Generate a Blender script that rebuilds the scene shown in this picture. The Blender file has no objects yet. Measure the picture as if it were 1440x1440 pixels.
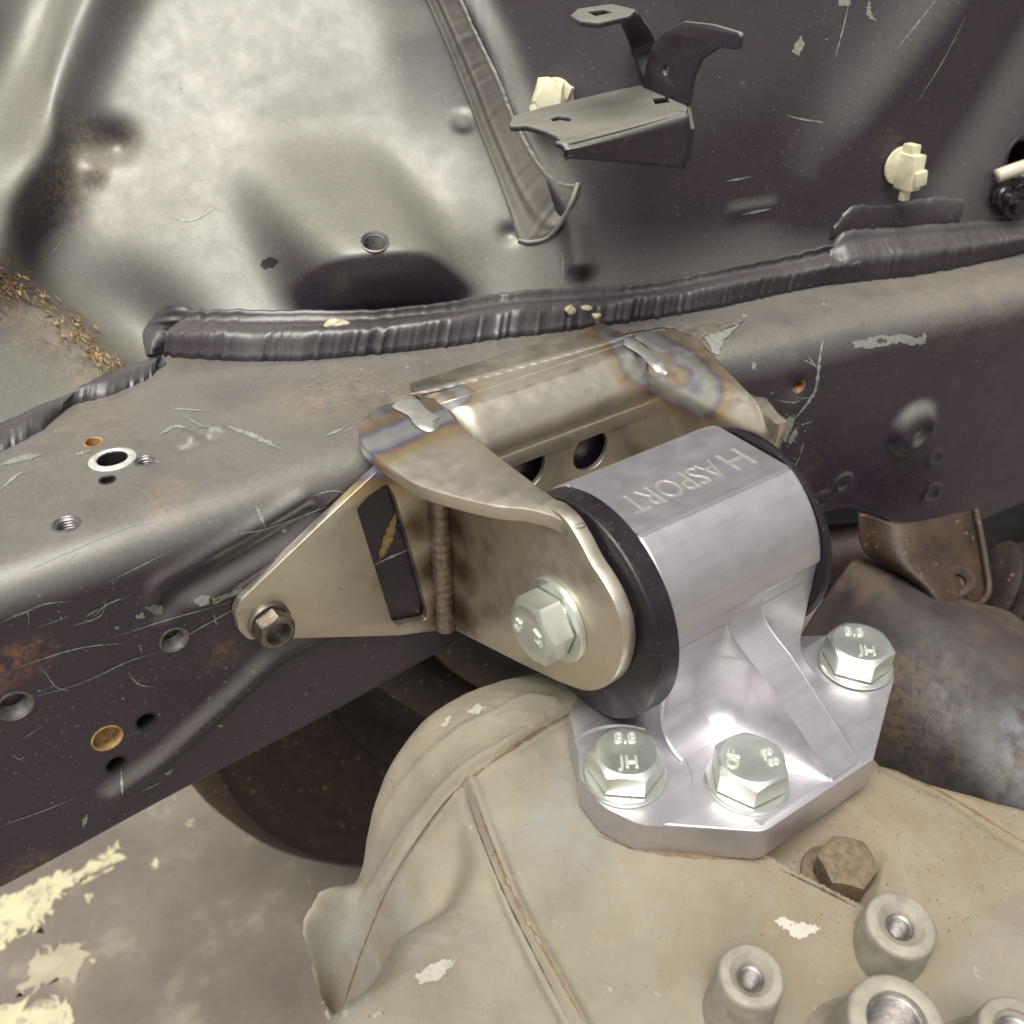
import bpy, bmesh, math, random
import numpy as np
from mathutils import Vector, Matrix
from mathutils.bvhtree import BVHTree
random.seed(7); rng = np.random.default_rng(7)
scn = bpy.context.scene
COL = scn.collection
# ------------------------------------------------------------------ camera
# lengths are millimetres measured from the camera, which stands 753 mm above the floor
ORG = Vector((0, 0, 0.753)); MM = 0.001
FPX, PITCH, YAW = 1400.0, math.radians(35), math.radians(35.3)
_F = np.array([math.sin(YAW)*math.cos(PITCH), math.cos(YAW)*math.cos(PITCH), -math.sin(PITCH)])
_R = np.array([math.cos(YAW), -math.sin(YAW), 0.0]); _U = np.cross(_R, _F)
cam_d = bpy.data.cameras.new('camera'); cam = bpy.data.objects.new('camera', cam_d); COL.objects.link(cam)
cam.matrix_world = Matrix((( _R[0], _U[0], -_F[0], ORG.x), (_R[1], _U[1], -_F[1], ORG.y), (_R[2], _U[2], -_F[2], ORG.z), (0, 0, 0, 1)))
cam_d.sensor_width = 36; cam_d.lens = 36*FPX/1440; cam_d.clip_start = 0.01; cam_d.clip_end = 100
cam_d.dof.use_dof = True; cam_d.dof.focus_distance = 0.325; cam_d.dof.aperture_fstop = 17
scn.camera = cam
# ------------------------------------------------------------------ light
SUN_EL, SUN_AZ = math.radians(70), math.radians(-125)       # azimuth from +Y towards +X
w = bpy.data.worlds.new('World'); scn.world = w; w.use_nodes = True
nt = w.node_tree; nt.nodes.clear()
sky = nt.nodes.new('ShaderNodeTexSky'); sky.sky_type = 'NISHITA'; sky.sun_disc = False
sky.sun_elevation = SUN_EL; sky.sun_rotation = SUN_AZ; sky.air_density = 1.0; sky.dust_density = 6.0; sky.ozone_density = 1.0
hs = nt.nodes.new('ShaderNodeHueSaturation'); hs.inputs['Saturation'].default_value = 0.12   # overcast: a grey sky
bg = nt.nodes.new('ShaderNodeBackground'); bg.inputs['Strength'].default_value = 0.05
wo = nt.nodes.new('ShaderNodeOutputWorld')
tint = nt.nodes.new('ShaderNodeMix'); tint.data_type = 'RGBA'; tint.blend_type = 'MULTIPLY'; tint.inputs['Factor'].default_value = 1; tint.inputs[7].default_value = (1.0, .98, .93, 1)   # warm grey overcast
nt.links.new(sky.outputs[0], hs.inputs['Color']); nt.links.new(hs.outputs[0], tint.inputs[6]); nt.links.new(tint.outputs[2], bg.inputs['Color']); nt.links.new(bg.outputs[0], wo.inputs[0])
sl = bpy.data.lights.new('sun', 'SUN'); sl.energy = 1.5; sl.angle = math.radians(42); sl.color = (1.0, 0.96, 0.86)
so = bpy.data.objects.new('sun', sl); COL.objects.link(so)
sd = Vector((math.sin(SUN_AZ)*math.cos(SUN_EL), math.cos(SUN_AZ)*math.cos(SUN_EL), math.sin(SUN_EL)))
so.rotation_euler = sd.to_track_quat('Z', 'Y').to_euler(); so.location = (0, 0, 3)
vs = scn.view_settings; vs.view_transform = 'Standard'; vs.look = 'None'; vs.gamma = 1; vs.exposure = 1.22; vs.use_curve_mapping = False

# ------------------------------------------------------------------ geometry helpers
def ray(px, py): return _F + _R*(px-720)/FPX - _U*(py-720)/FPX
def pl(px, py, ax, v):
    r = ray(px, py); return r*(v/r['xyz'.index(ax)])
def at(px, py, d): return ray(px, py)*d
def proj(P):
    P = np.asarray(P, float); d = P@_F
    return 720+FPX*(P@_R)/d, 720-FPX*(P@_U)/d
def W(p): return Vector((float(p[0])*MM, float(p[1])*MM, float(p[2])*MM)) + ORG

def empty(name, p, label=None, cat=None, group=None):
    o = bpy.data.objects.new(name, None); COL.objects.link(o); o.location = W(p); o.empty_display_size = 0.01
    if label: tag(o, label, cat, group)
    return o
def tag(o, label, cat, group=None):
    o['label'] = label; o['category'] = cat
    if group: o['group'] = group
    return o
def wloc(o):
    l = o.location.copy()
    while o.parent: o = o.parent; l += o.location
    return l
def mk(name, verts, faces, mat, parent=None, smooth=40, kind=None):
    """one mesh object; verts in camera millimetres"""
    v = np.asarray(verts, float)
    lo, hi = v.min(0), v.max(0); c = np.array([(lo[0]+hi[0])/2, (lo[1]+hi[1])/2, lo[2]])
    me = bpy.data.meshes.new(name)
    me.from_pydata(((v-c)*MM).tolist(), [], faces); me.update()
    me.materials.append(mat)
    return fin(name, me, c, parent, smooth, kind)
def fin(name, me, c, parent, smooth=40, kind=None):
    if smooth is not None:
        me.shade_smooth()
        if smooth < 180: me.set_sharp_from_angle(angle=math.radians(smooth))
    o = bpy.data.objects.new(name, me); COL.objects.link(o)
    if parent is not None:
        o.parent = parent; o.location = W(c) - wloc(parent)
    else: o.location = W(c)
    if kind: o['kind'] = kind
    return o
def grid_faces(nu, nv, cu=False, cv=False):
    f = []
    for i in range(nu if cu else nu-1):
        for j in range(nv if cv else nv-1):
            a, b = i, (i+1) % nu; c, d = j, (j+1) % nv
            f.append((a*nv+c, b*nv+c, b*nv+d, a*nv+d))
    return f
def fix_normals(o):
    bm = bmesh.new(); bm.from_mesh(o.data); bmesh.ops.recalc_face_normals(bm, faces=bm.faces); bm.to_mesh(o.data); bm.free()
def crom(pts, n):
    """smooth curve through points, n samples evenly by index"""
    P = np.asarray(pts, float); m = len(P); t = np.linspace(0, m-1, n); i = np.clip(t.astype(int), 0, m-2); s = (t-i)[:, None]
    g = lambda k: P[np.clip(k, 0, m-1)]
    p0 = np.where((i-1 < 0)[:, None], 2*g(i)-g(i+1), g(i-1)); p3 = np.where((i+2 > m-1)[:, None], 2*g(i+1)-g(i), g(i+2)); p1, p2 = g(i), g(i+1)
    return 0.5*(2*p1+(p2-p0)*s+(2*p0-5*p1+4*p2-p3)*s**2+(3*p1-p0-3*p2+p3)*s**3)
def resamp(P, n, smooth=True):
    P = np.asarray(P, float)
    Q = crom(P, 40*len(P)) if smooth and len(P) > 2 else P
    L = np.r_[0, np.cumsum(np.linalg.norm(np.diff(Q, axis=0), axis=1))]; t = np.linspace(0, L[-1], n)
    return np.stack([np.interp(t, L, Q[:, k]) for k in range(Q.shape[1])], 1)
def loft(name, net, nu, nv, mat, parent, smooth=180, kind=None):
    N = np.asarray(net, float)
    A = np.stack([crom(N[i], nv) for i in range(len(N))])         # rows x nv
    B = np.stack([crom(A[:, j], nu) for j in range(nv)], 1)       # nu x nv
    o = mk(name, B.reshape(-1, 3), grid_faces(nu, nv), mat, parent, smooth, kind); return o
def frame(origin, x, z):
    """local axes (x, z) to camera-mm matrix"""
    z = np.asarray(z, float); z = z/np.linalg.norm(z); x = np.asarray(x, float); x = x-z*(x@z); x = x/np.linalg.norm(x); y = np.cross(z, x)
    M = np.eye(4); M[:3, 0], M[:3, 1], M[:3, 2], M[:3, 3] = x, y, z, origin; return M
def xf(M, P):
    P = np.asarray(P, float); return P@M[:3, :3].T + M[:3, 3]
def lathe(name, prof, M, mat, parent, n=64, smooth=35, kind=None):
    """prof: (r, z) list, revolved about local z of M"""
    prof = np.asarray(prof, float); a = np.linspace(0, 2*math.pi, n, endpoint=False)
    V = np.stack([np.stack([r*np.cos(a), r*np.sin(a), np.full(n, z)], 1) for r, z in prof])
    o = mk(name, xf(M, V.reshape(-1, 3)), grid_faces(len(prof), n, cv=True), mat, parent, smooth, kind)
    bm = bmesh.new(); bm.from_mesh(o.data); bmesh.ops.remove_doubles(bm, verts=bm.verts, dist=1e-7); bmesh.ops.recalc_face_normals(bm, faces=bm.faces); bm.to_mesh(o.data); bm.free()
    return o
def tube(name, path, rad, mat, parent, nseg=12, n=None, kind=None, smooth=180):
    P = resamp(path, n or 12*len(path)); T = np.gradient(P, axis=0); T /= np.linalg.norm(T, axis=1)[:, None]
    up = np.array([0.13, 0.2, 0.97]); B = np.cross(T, up); B /= np.linalg.norm(B, axis=1)[:, None]; C = np.cross(B, T)
    r = rad(np.linspace(0, 1, len(P))) if callable(rad) else np.full(len(P), rad)
    a = np.linspace(0, 2*math.pi, nseg, endpoint=False)
    V = P[:, None]+r[:, None, None]*(np.cos(a)[None, :, None]*B[:, None]+np.sin(a)[None, :, None]*C[:, None])
    f = grid_faces(len(P), nseg, cv=True); f.append(tuple(range(nseg))); f.append(tuple((len(P)-1)*nseg+k for k in range(nseg)))
    o = mk(name, V.reshape(-1, 3), f, mat, parent, smooth, kind); fix_normals(o); return o
def sheet(name, loops, M, thick, bevel, mat, parent, smooth=35, kind=None):
    """flat plate: loops[0] outline, the others holes (local xy, mm); it fills z -thick..0 of M, with rounded edges"""
    cu = bpy.data.curves.new(name, 'CURVE'); cu.dimensions = '2D'; cu.fill_mode = 'BOTH'
    cu.extrude = max(thick/2-bevel, 1e-4); cu.bevel_depth = bevel; cu.bevel_resolution = 1; cu.offset = -bevel
    for L in loops:
        s = cu.splines.new('POLY'); s.points.add(len(L)-1); s.use_cyclic_u = True
        for k, q in enumerate(L): s.points[k].co = (float(q[0]), float(q[1]), 0, 1)
    t = bpy.data.objects.new(name+'_tmp', cu); COL.objects.link(t)
    dg = bpy.context.evaluated_depsgraph_get(); me = bpy.data.meshes.new_from_object(t.evaluated_get(dg))
    bpy.data.objects.remove(t); bpy.data.curves.remove(cu)
    v = np.array([q.co for q in me.vertices], float); v[:, 2] -= thick/2
    f = [tuple(p.vertices) for p in me.polygons]; bpy.data.meshes.remove(me)
    o = mk(name, xf(M, v), f, mat, parent, None, kind)
    bm = bmesh.new(); bm.from_mesh(o.data); bmesh.ops.remove_doubles(bm, verts=bm.verts, dist=2e-6); bmesh.ops.recalc_face_normals(bm, faces=bm.faces); bm.to_mesh(o.data); bm.free()
    if bevel > 0: o.data.shade_smooth(); o.data.set_sharp_from_angle(angle=math.radians(smooth))
    return o
def rnd_poly(P, r, n=5):
    """round the corners of a polygon (2-D), r a number or one per corner"""
    P = np.asarray(P, float); out = []; m = len(P)
    for i in range(m):
        a, b, c = P[i-1], P[i], P[(i+1) % m]; rr = r[i] if hasattr(r, '__len__') else r
        if rr <= 0: out.append(b); continue
        d1, d2 = (a-b), (c-b); l1, l2 = np.linalg.norm(d1), np.linalg.norm(d2); d1 /= l1; d2 /= l2
        ang = math.acos(max(-1, min(1, d1@d2))); t = min(rr/math.tan(ang/2), .48*l1, .48*l2)
        p, q = b+d1*t, b+d2*t
        for s in np.linspace(0, 1, n): out.append((1-s)**2*p+2*s*(1-s)*b+s*s*q)
    return np.array(out)
def circ(cx, cy, r, n=40, a0=0, a1=2*math.pi, end=False):
    a = np.linspace(a0, a1, n, endpoint=end); return np.stack([cx+r*np.cos(a), cy+r*np.sin(a)], 1)
def textmesh(body, size, align='CENTER', extr=0.0, bev=0.0, res=3, space=1.0, bold=0.0):
    cu = bpy.data.curves.new('text', 'FONT'); cu.body = body; cu.size = size; cu.align_x = align; cu.align_y = 'CENTER'; cu.extrude = extr; cu.bevel_depth = bev; cu.resolution_u = res; cu.space_character = space; cu.offset = bold
    t = bpy.data.objects.new('text', cu); COL.objects.link(t); dg = bpy.context.evaluated_depsgraph_get()
    me = bpy.data.meshes.new_from_object(t.evaluated_get(dg)); bpy.data.objects.remove(t); bpy.data.curves.remove(cu)
    v = np.array([q.co for q in me.vertices], float); f = [tuple(p.vertices) for p in me.polygons]; bpy.data.meshes.remove(me); return v, f
def mesh_loops(v, f):
    """boundary loops of a flat mesh"""
    key = {}; idx = []
    for p in v:
        k = (round(p[0], 4), round(p[1], 4)); key.setdefault(k, len(key)); idx.append(key[k])
    pts = np.array(list(key.keys())); cnt = {}
    for q in f:
        q = [idx[i] for i in q]
        for a, b in zip(q, q[1:]+q[:1]):
            if a != b: cnt[(a, b)] = cnt.get((a, b), 0)+1
    nxt = {a: b for (a, b) in cnt if (b, a) not in cnt}; loops = []
    while nxt:
        a, b = nxt.popitem(); L = [a]
        while b != L[0] and b in nxt: L.append(b); b = nxt.pop(b)
        if len(L) > 2: loops.append(pts[L])
    return loops
def boolean(o, cutters, op='DIFFERENCE'):
    for c in cutters:
        m = o.modifiers.new('b', 'BOOLEAN'); m.object = c; m.operation = op; m.solver = 'EXACT'
    dg = bpy.context.evaluated_depsgraph_get(); dg.update()
    me = bpy.data.meshes.new_from_object(o.evaluated_get(dg)); o.modifiers.clear(); old = o.data; o.data = me; bpy.data.meshes.remove(old)
    for c in cutters: bpy.data.objects.remove(c)
def hash_noise(P, s, seed=0):
    """cheap smooth 3-D noise, -1..1"""
    P = np.asarray(P, float)/s; r = np.random.default_rng(seed); out = np.zeros(len(P))
    for k in range(7):
        d = r.normal(size=3); d /= np.linalg.norm(d); out += np.sin((P@d)*r.uniform(.7, 1.9)*2+r.uniform(0, 6.28))
    return out/3.2

class Surf:
    """a sheet of metal or casting on a grid of points, with stamped relief and drilled holes"""
    def __init__(s, G):
        s.G = np.asarray(G, float); s.nu, s.nv = s.G.shape[:2]; s.disp = np.zeros((s.nu, s.nv)); s.holes = []; s.prep()
    def prep(s):
        s.P = s.G.reshape(-1, 3); s.F = grid_faces(s.nu, s.nv)
        s.bvh = BVHTree.FromPolygons([Vector(p) for p in s.P.tolist()], s.F)
        n = np.cross(np.gradient(s.G, axis=0), np.gradient(s.G, axis=1)); n /= np.linalg.norm(n, axis=2)[..., None]+1e-12
        if np.sum(n*s.G) > 0: n = -n
        s.N = n
    def hit(s, px, py, off=0.0):
        d = Vector(ray(px, py)).normalized(); loc, no, i, t = s.bvh.ray_cast(Vector((0, 0, 0)), d)
        if loc is None:
            loc = Vector(ray(px, py)*400); loc, no, i, t = s.bvh.find_nearest(loc)
        if no.dot(d) > 0: no = -no
        s.n = np.array(no); return np.array(loc)+s.n*off
    def hits(s, pts, off=0.0): return np.array([s.hit(*q, off) for q in pts])
    def bump(s, pts, wid, amp, fn=None, pw=2):
        """ridge (amp>0) or groove along a pixel polyline; gaussian of half-width wid mm"""
        L = s.hits(pts); P = s.P
        if len(L) == 1: d = np.linalg.norm(P-L[0], axis=1)
        else:
            L = resamp(L, 12*len(L)); d = np.full(len(P), 1e9)
            for a, b in zip(L[:-1], L[1:]):
                ab = b-a; t = np.clip(((P-a)@ab)/(ab@ab+1e-9), 0, 1); d = np.minimum(d, np.linalg.norm(P-a-t[:, None]*ab, axis=1))
        v = amp*np.exp(-(d/wid)**pw) if fn is None else amp*fn(d/wid)
        s.disp += v.reshape(s.nu, s.nv)
    def add(s, arr): s.disp += arr.reshape(s.nu, s.nv)
    def finish(s): s.G = s.G+s.N*s.disp[..., None]; s.disp[:] = 0; s.prep()
    def hole(s, px, py, r):
        c = s.hit(px, py); s.holes.append((c, s.n.copy(), r)); return c, s.n.copy()
    def build(s, name, mat, parent, smooth=180, kind=None):
        P = s.P.copy(); kill = np.zeros(len(P), bool)
        for c, n, r in s.holes:
            q = P-c; h = q@n; d = np.linalg.norm(q-h[:, None]*n, axis=1); kill |= (d < .72*r) & (np.abs(h) < 3*r)
        F = np.array(s.F); dead = kill[F].any(1); edge = np.zeros(len(P), bool); edge[F[dead].ravel()] = True; edge &= ~kill
        for c, n, r in s.holes:
            q = P-c; h = q@n; t = q-h[:, None]*n; d = np.linalg.norm(t, axis=1); m = edge & (d < 1.9*r) & (np.abs(h) < 3*r)
            P[m] = c+h[m, None]*n+t[m]/d[m, None]*r
        F = F[~dead]; use = np.unique(F); mp = np.full(len(P), -1); mp[use] = np.arange(len(use))
        o = mk(name, P[use], mp[F].tolist(), mat, parent, smooth, kind); fix_normals(o); return o

# ------------------------------------------------------------------ materials
class M_:
    def __init__(s, name):
        s.m = bpy.data.materials.new(name); s.m.use_nodes = True; s.t = s.m.node_tree; s.b = s.t.nodes['Principled BSDF']
        g = s.t.nodes.new('ShaderNodeNewGeometry'); s.geo = g; s.pos = g.outputs['Position']
    def n(s, typ, **kw):
        x = s.t.nodes.new(typ)
        for k, v in kw.items(): setattr(x, k, v)
        return x
    def l(s, a, b): s.t.links.new(a, b)
    def noise(s, mm, detail=4, rough=.6, dist=0.0, vec=None, stretch=None):
        x = s.n('ShaderNodeTexNoise'); x.inputs['Scale'].default_value = 1000/mm; x.inputs['Detail'].default_value = detail; x.inputs['Roughness'].default_value = rough; x.inputs['Distortion'].default_value = dist
        v = vec or s.pos
        if stretch:
            mp = s.n('ShaderNodeMapping'); mp.inputs['Scale'].default_value = stretch
            if len(stretch) > 3: pass
            s.l(v, mp.inputs['Vector']); v = mp.outputs[0]
        s.l(v, x.inputs['Vector']); return x.outputs['Fac']
    def ramp(s, fac, lo, hi, a=0.0, b=1.0):
        x = s.n('ShaderNodeMapRange'); x.inputs['From Min'].default_value = lo; x.inputs['From Max'].default_value = hi; x.inputs['To Min'].default_value = a; x.inputs['To Max'].default_value = b
        s.l(fac, x.inputs['Value']); return x.outputs[0]
    def math(s, op, a, b=None):
        x = s.n('ShaderNodeMath', operation=op)
        for k, v in ((0, a), (1, b)):
            if v is None: continue
            if isinstance(v, (int, float)): x.inputs[k].default_value = v
            else: s.l(v, x.inputs[k])
        return x.outputs[0]
    def mix(s, fac, a, b):
        x = s.n('ShaderNodeMix', data_type='RGBA')
        if isinstance(fac, (int, float)): x.inputs['Factor'].default_value = fac
        else: s.l(fac, x.inputs['Factor'])
        for k, v in ((6, a), (7, b)):
            if isinstance(v, tuple): x.inputs[k].default_value = (*v, 1)
            else: s.l(v, x.inputs[k])
        return x.outputs[2]
    def near(s, pts):
        """distance in mm to the nearest of some places (camera mm)"""
        out = None
        for p in pts:
            d = s.n('ShaderNodeVectorMath', operation='DISTANCE'); s.l(s.pos, d.inputs[0]); d.inputs[1].default_value = tuple(W(p)); v = d.outputs['Value']
            out = v if out is None else s.math('MINIMUM', out, v)
        return s.math('MULTIPLY', out, 1000.0)
    def color(s, c): 
        if isinstance(c, tuple): s.b.inputs['Base Color'].default_value = (*c, 1)
        else: s.l(c, s.b.inputs['Base Color'])
    def set(s, **kw):
        for k, v in kw.items():
            i = s.b.inputs[k.replace('_', ' ')]
            if isinstance(v, (int, float, tuple)): i.default_value = v
            else: s.l(v, i)
    def bump(s, h, strength=.3, dist=.0003):
        x = s.n('ShaderNodeBump'); x.inputs['Strength'].default_value = strength; x.inputs['Distance'].default_value = dist; s.l(h, x.inputs['Height']); s.l(x.outputs[0], s.b.inputs['Normal']); return x

def m_paint(name, base=(.0165, .0072, .0215), rough=.38, dustspots=(), dust_sheen=.5, spec=.5, ior=1.62, dust_sheen_col=(.27, .26, .225), mott=.32, grime=(.30, .25, .17)):
    k = M_(name); c = k.mix(k.ramp(k.noise(25, 5), .35, .75), base, tuple(1.5*x+.003 for x in base))
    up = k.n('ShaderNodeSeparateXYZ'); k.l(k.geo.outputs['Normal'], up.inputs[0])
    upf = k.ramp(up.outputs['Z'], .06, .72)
    d = k.math('MULTIPLY', k.math('MULTIPLY', k.math('MULTIPLY', k.ramp(k.noise(26, 9, .72, .6), .3, .68, 1.02-mott*.6, 1.03), k.ramp(k.noise(1.6, 4, .7), .3, .7, .78, 1.05)), upf), dust_sheen)
    c = k.mix(d, c, dust_sheen_col)  # settled dust plus painted-in sky reflection: paler where the metal faces up
    speck = k.ramp(k.noise(1.1, 2, .5), .66, .74); c = k.mix(k.math('MULTIPLY', speck, .28), c, (.40, .37, .31))
    scuff = k.math('MULTIPLY', k.ramp(k.noise(9, 7, .75, .8, stretch=(.35, 1, 1)), .60, .68), k.ramp(k.noise(40, 3), .45, .6)); c = k.mix(k.math('MULTIPLY', scuff, .5*mott), c, (.33, .31, .28))
    c = k.mix(k.ramp(k.noise(34, 6, .65), .56, .70, 0, .7*mott), c, base)
    r = k.ramp(k.noise(9, 5), .3, .8, rough-.06, rough+.12)
    if dustspots:
        for pts, rad, amt, cl in dustspots:
            f = k.math('MULTIPLY', k.math('MULTIPLY', k.ramp(k.near(pts), rad, rad*.15), k.ramp(k.noise(3.5, 8, .75, 1.0), .42, .62)), amt); c = k.mix(f, c, cl)
    # hairline scratches in two directions
    for st, hi in (((1, 9, 9), .72), ((9, 2, 5), .735)):
        sc = k.ramp(k.noise(6, 3, .5, .3, stretch=st), hi, hi+.012); br = k.ramp(k.noise(14, 2), .5, .6); c = k.mix(k.math('MULTIPLY', k.math('MULTIPLY', sc, br), .45), c, (.38, .35, .32))
    k.color(c); k.set(Roughness=r, IOR=ior, Specular_IOR_Level=spec)
    k.bump(k.noise(.8, 3), .06, .0002); return k.m
def m_simple(name, base, rough=.5, metal=0.0, var=.25, nmm=6, bump=.1, ior=1.5, v2=None, coat=0.0, bmm=.7):
    k = M_(name); lo = tuple(x*(1-var) for x in base); hi = v2 or tuple(min(1, x*(1+var)) for x in base)
    k.color(k.mix(k.ramp(k.noise(nmm, 6), .3, .7), lo, hi)); k.set(Roughness=k.ramp(k.noise(nmm*.6, 4), .3, .7, rough-.07, rough+.07), Metallic=metal, IOR=ior, Coat_Weight=coat)
    if bump: k.bump(k.noise(bmm, 4), bump, .0003)
    return k.m
def m_steel(name, heat=(), hs=1.0, rust=(), base=(.64, .595, .495), rough=.37):
    k = M_(name); c = k.mix(k.ramp(k.noise(12, 6, .65), .3, .75), tuple(.93*x for x in base), tuple(1.05*x for x in base))
    if heat:
        d = k.math('ADD', k.near(heat), k.ramp(k.noise(30, 2, .4), 0.2, .8, -3.5, 3.5)); cr = k.n('ShaderNodeValToRGB'); e = cr.color_ramp.elements
        stops = [(0, (.50, .51, .51)), (.09, (.48, .45, .40)), (.18, (.46, .34, .21)), (.25, (.36, .27, .22)), (.29, (.27, .27, .37)), (.34, (.46, .47, .49)), (.48, (.52, .52, .49)), (.54, (.40, .42, .50)), (.585, (.26, .25, .36)), (.62, (.36, .26, .22)), (.69, (.52, .38, .22)), (.84, (.57, .49, .35)), (1, base)]
        e[0].position, e[0].color = 0, (*stops[0][1], 1); e[1].position, e[1].color = 1, (*base, 1)
        for p, q in stops[1:-1]:
            x = e.new(p); x.color = (*q, 1)
        k.l(k.ramp(d, 0, 32*hs), cr.inputs[0]); c = k.mix(k.ramp(d, 32*hs, 25*hs, 0, min(1, .2+.8*hs)), c, cr.outputs[0])
    if rust:
        d = k.math('ADD', k.near(rust), k.ramp(k.noise(7, 6), 0, 1, -5, 5)); c = k.mix(k.ramp(d, 12, 2, 0, .85), c, (.085, .040, .022))
    spots = k.ramp(k.noise(2.2, 3), .66, .74); c = k.mix(k.math('MULTIPLY', spots, .4), c, (.16, .10, .065))
    k.color(c); k.set(Metallic=.9, Roughness=k.ramp(k.noise(5, 5), .3, .7, rough-.08, rough+.1))
    k.bump(k.noise(.6, 4), .08, .0002); return k.m
def m_alu(name):
    k = M_(name); ln = k.noise(2.2, 4, .6, 0, stretch=(.06, 1, 1)); c = k.mix(k.ramp(ln, .35, .65), (.57, .545, .59), (.62, .60, .645))
    c = k.mix(k.ramp(k.noise(14, 4), .45, .8, 0, .35), c, (.53, .505, .55)); k.color(c)
    k.set(Metallic=.9, Roughness=k.ramp(k.noise(7, 5), .3, .75, .40, .52)); k.bump(ln, .05, .0002); return k.m
def m_cast(name):
    k = M_(name); c = k.mix(k.ramp(k.noise(26, 7, .62), .33, .68), (.22, .198, .148), (.305, .28, .218))
    c = k.mix(k.ramp(k.noise(40, 5, .6), .52, .72, 0, .75), c, (.27, .275, .265))          # bare grey metal showing through
    c = k.mix(k.ramp(k.noise(15, 6, .7, 1.5), .55, .76, 0, .45), c, (.26, .185, .105))      # ochre stain
    c = k.mix(k.ramp(k.noise(5, 5, .7), .66, .70, 0, .7), c, (.42, .40, .33))             # chalky flakes
    c = k.mix(k.ramp(k.noise(1.3, 3), .68, .76, 0, .7), c, (.12, .08, .045))
    d = k.near([pl(1180, 1180, 'z', -252), pl(1300, 1160, 'z', -252), pl(1120, 1215, 'z', -252)]); sand = k.math('MULTIPLY', k.ramp(d, 55, 15, 0, .8), k.ramp(k.noise(9, 5), .2, .6)); c = k.mix(sand, c, (.26, .20, .13))
    gr = k.math('MULTIPLY', k.ramp(k.noise(.75, 2), .5, .72), sand); c = k.mix(k.math('MULTIPLY', gr, .45), c, (.20, .145, .085))
    k.color(c); k.set(Roughness=k.ramp(k.noise(10, 5), .3, .7, .48, .7), Metallic=0.0, IOR=1.5); k.bump(k.noise(1.3, 8, .8), .6, .0009); return k.m
def m_floor():
    k = M_('concrete'); c = k.mix(k.ramp(k.noise(120, 8, .62), .32, .7), (.13, .11, .095), (.24, .21, .17))
    c = k.mix(k.ramp(k.noise(60, 6, .6), .55, .7, 0, .6), c, (.36, .325, .255)); c = k.mix(k.ramp(k.noise(45, 5), .62, .75, 0, .5), c, (.10, .08, .07))
    c = k.mix(k.ramp(k.noise(14, 3), .70, .76, 0, .7), c, (.50, .46, .34)); c = k.mix(k.ramp(k.noise(9, 7, .8), .55, .72, 0, .5), c, (.11, .09, .078))
    c = k.mix(k.ramp(k.noise(4, 4, .8), .58, .7, 0, .5), c, (.33, .29, .23)); k.color(c); k.set(Roughness=.75); k.bump(k.noise(6, 5), .35, .001); return k.m
def m_rust(name, a=(.055, .028, .018), b=(.20, .11, .06)):
    k = M_(name); c = k.mix(k.ramp(k.noise(12, 8, .7), .3, .72), a, b); c = k.mix(k.ramp(k.noise(4, 5), .62, .7, 0, .7), c, (.32, .21, .12)); k.color(c); k.set(Roughness=.6, Metallic=.1); k.bump(k.noise(1.2, 6), .4, .0004); return k.m
def m_shaft():
    k = M_('blotchy_metal'); c = k.mix(k.ramp(k.noise(45, 6, .6), .35, .65), (.026, .019, .024), (.085, .07, .06))
    c = k.mix(k.ramp(k.noise(30, 5), .52, .66, 0, .8), c, (.10, .075, .052))
    blot = k.math('MULTIPLY', k.ramp(k.noise(5, 6, .75, .6), .44, .62), k.ramp(k.near([at(1285, 975, 384), at(1320, 1050, 378), at(1390, 1085, 368)]), 48, 12)); c = k.mix(k.math('MULTIPLY', blot, .8), c, (.02, .015, .02))
    c = k.mix(k.math('MULTIPLY', k.ramp(k.near([at(1440, 1062, 372)]), 24, 10), k.ramp(k.noise(6, 4), .3, .6)), c, (.16, .16, .175))
    k.color(c); k.set(Roughness=k.ramp(k.noise(6, 4), .3, .7, .5, .7), Metallic=0.0, IOR=1.5); k.bump(k.noise(1.5, 5), .15, .0003); return k.m

# ------------------------------------------------------------------ the materials of this place
STEEL_HEAT = [pl(px, py, 'z', -155) for px, py in ((503, 594), (530, 583), (558, 572), (588, 562), (618, 556))]
HEAT_R = [pl(px, py, 'z', -155) for px, py in ((872, 470), (895, 487), (916, 503), (938, 522), (958, 540))]
d_rail = [([pl(560, 560, 'z', -160), pl(500, 545, 'z', -160), pl(450, 560, 'z', -160)], 26, .5, (.33, .26, .15)),
          ([pl(150, 510, 'z', -160), pl(90, 470, 'z', -160), pl(120, 590, 'z', -160)], 30, .35, (.33, .27, .17)),
          ([pl(240, 690, 'z', -160)], 9, .45, (.40, .28, .14)), ([pl(230, 715, 'z', -160)], 7, .5, (.40, .24, .12)),
          ([pl(0, 945, 'y', 236), pl(40, 925, 'y', 236), pl(25, 930, 'y', 236)], 9, .95, (.22, .10, .04)),
          ([pl(315, 915, 'y', 236)], 8, .7, (.17, .11, .05)), ([pl(40, 1230, 'y', 236)], 11, .8, (.18, .12, .05)),
          ([pl(1125, 670, 'y', 214)], 16, .35, (.15, .10, .06)), ([pl(1390, 390, 'z', -160), pl(1300, 400, 'z', -160)], 30, .5, (.26, .21, .14)),
          ([pl(740, 470, 'z', -160), pl(830, 455, 'z', -160), pl(960, 470, 'z', -160)], 14, .6, (.30, .27, .20))]
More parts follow.
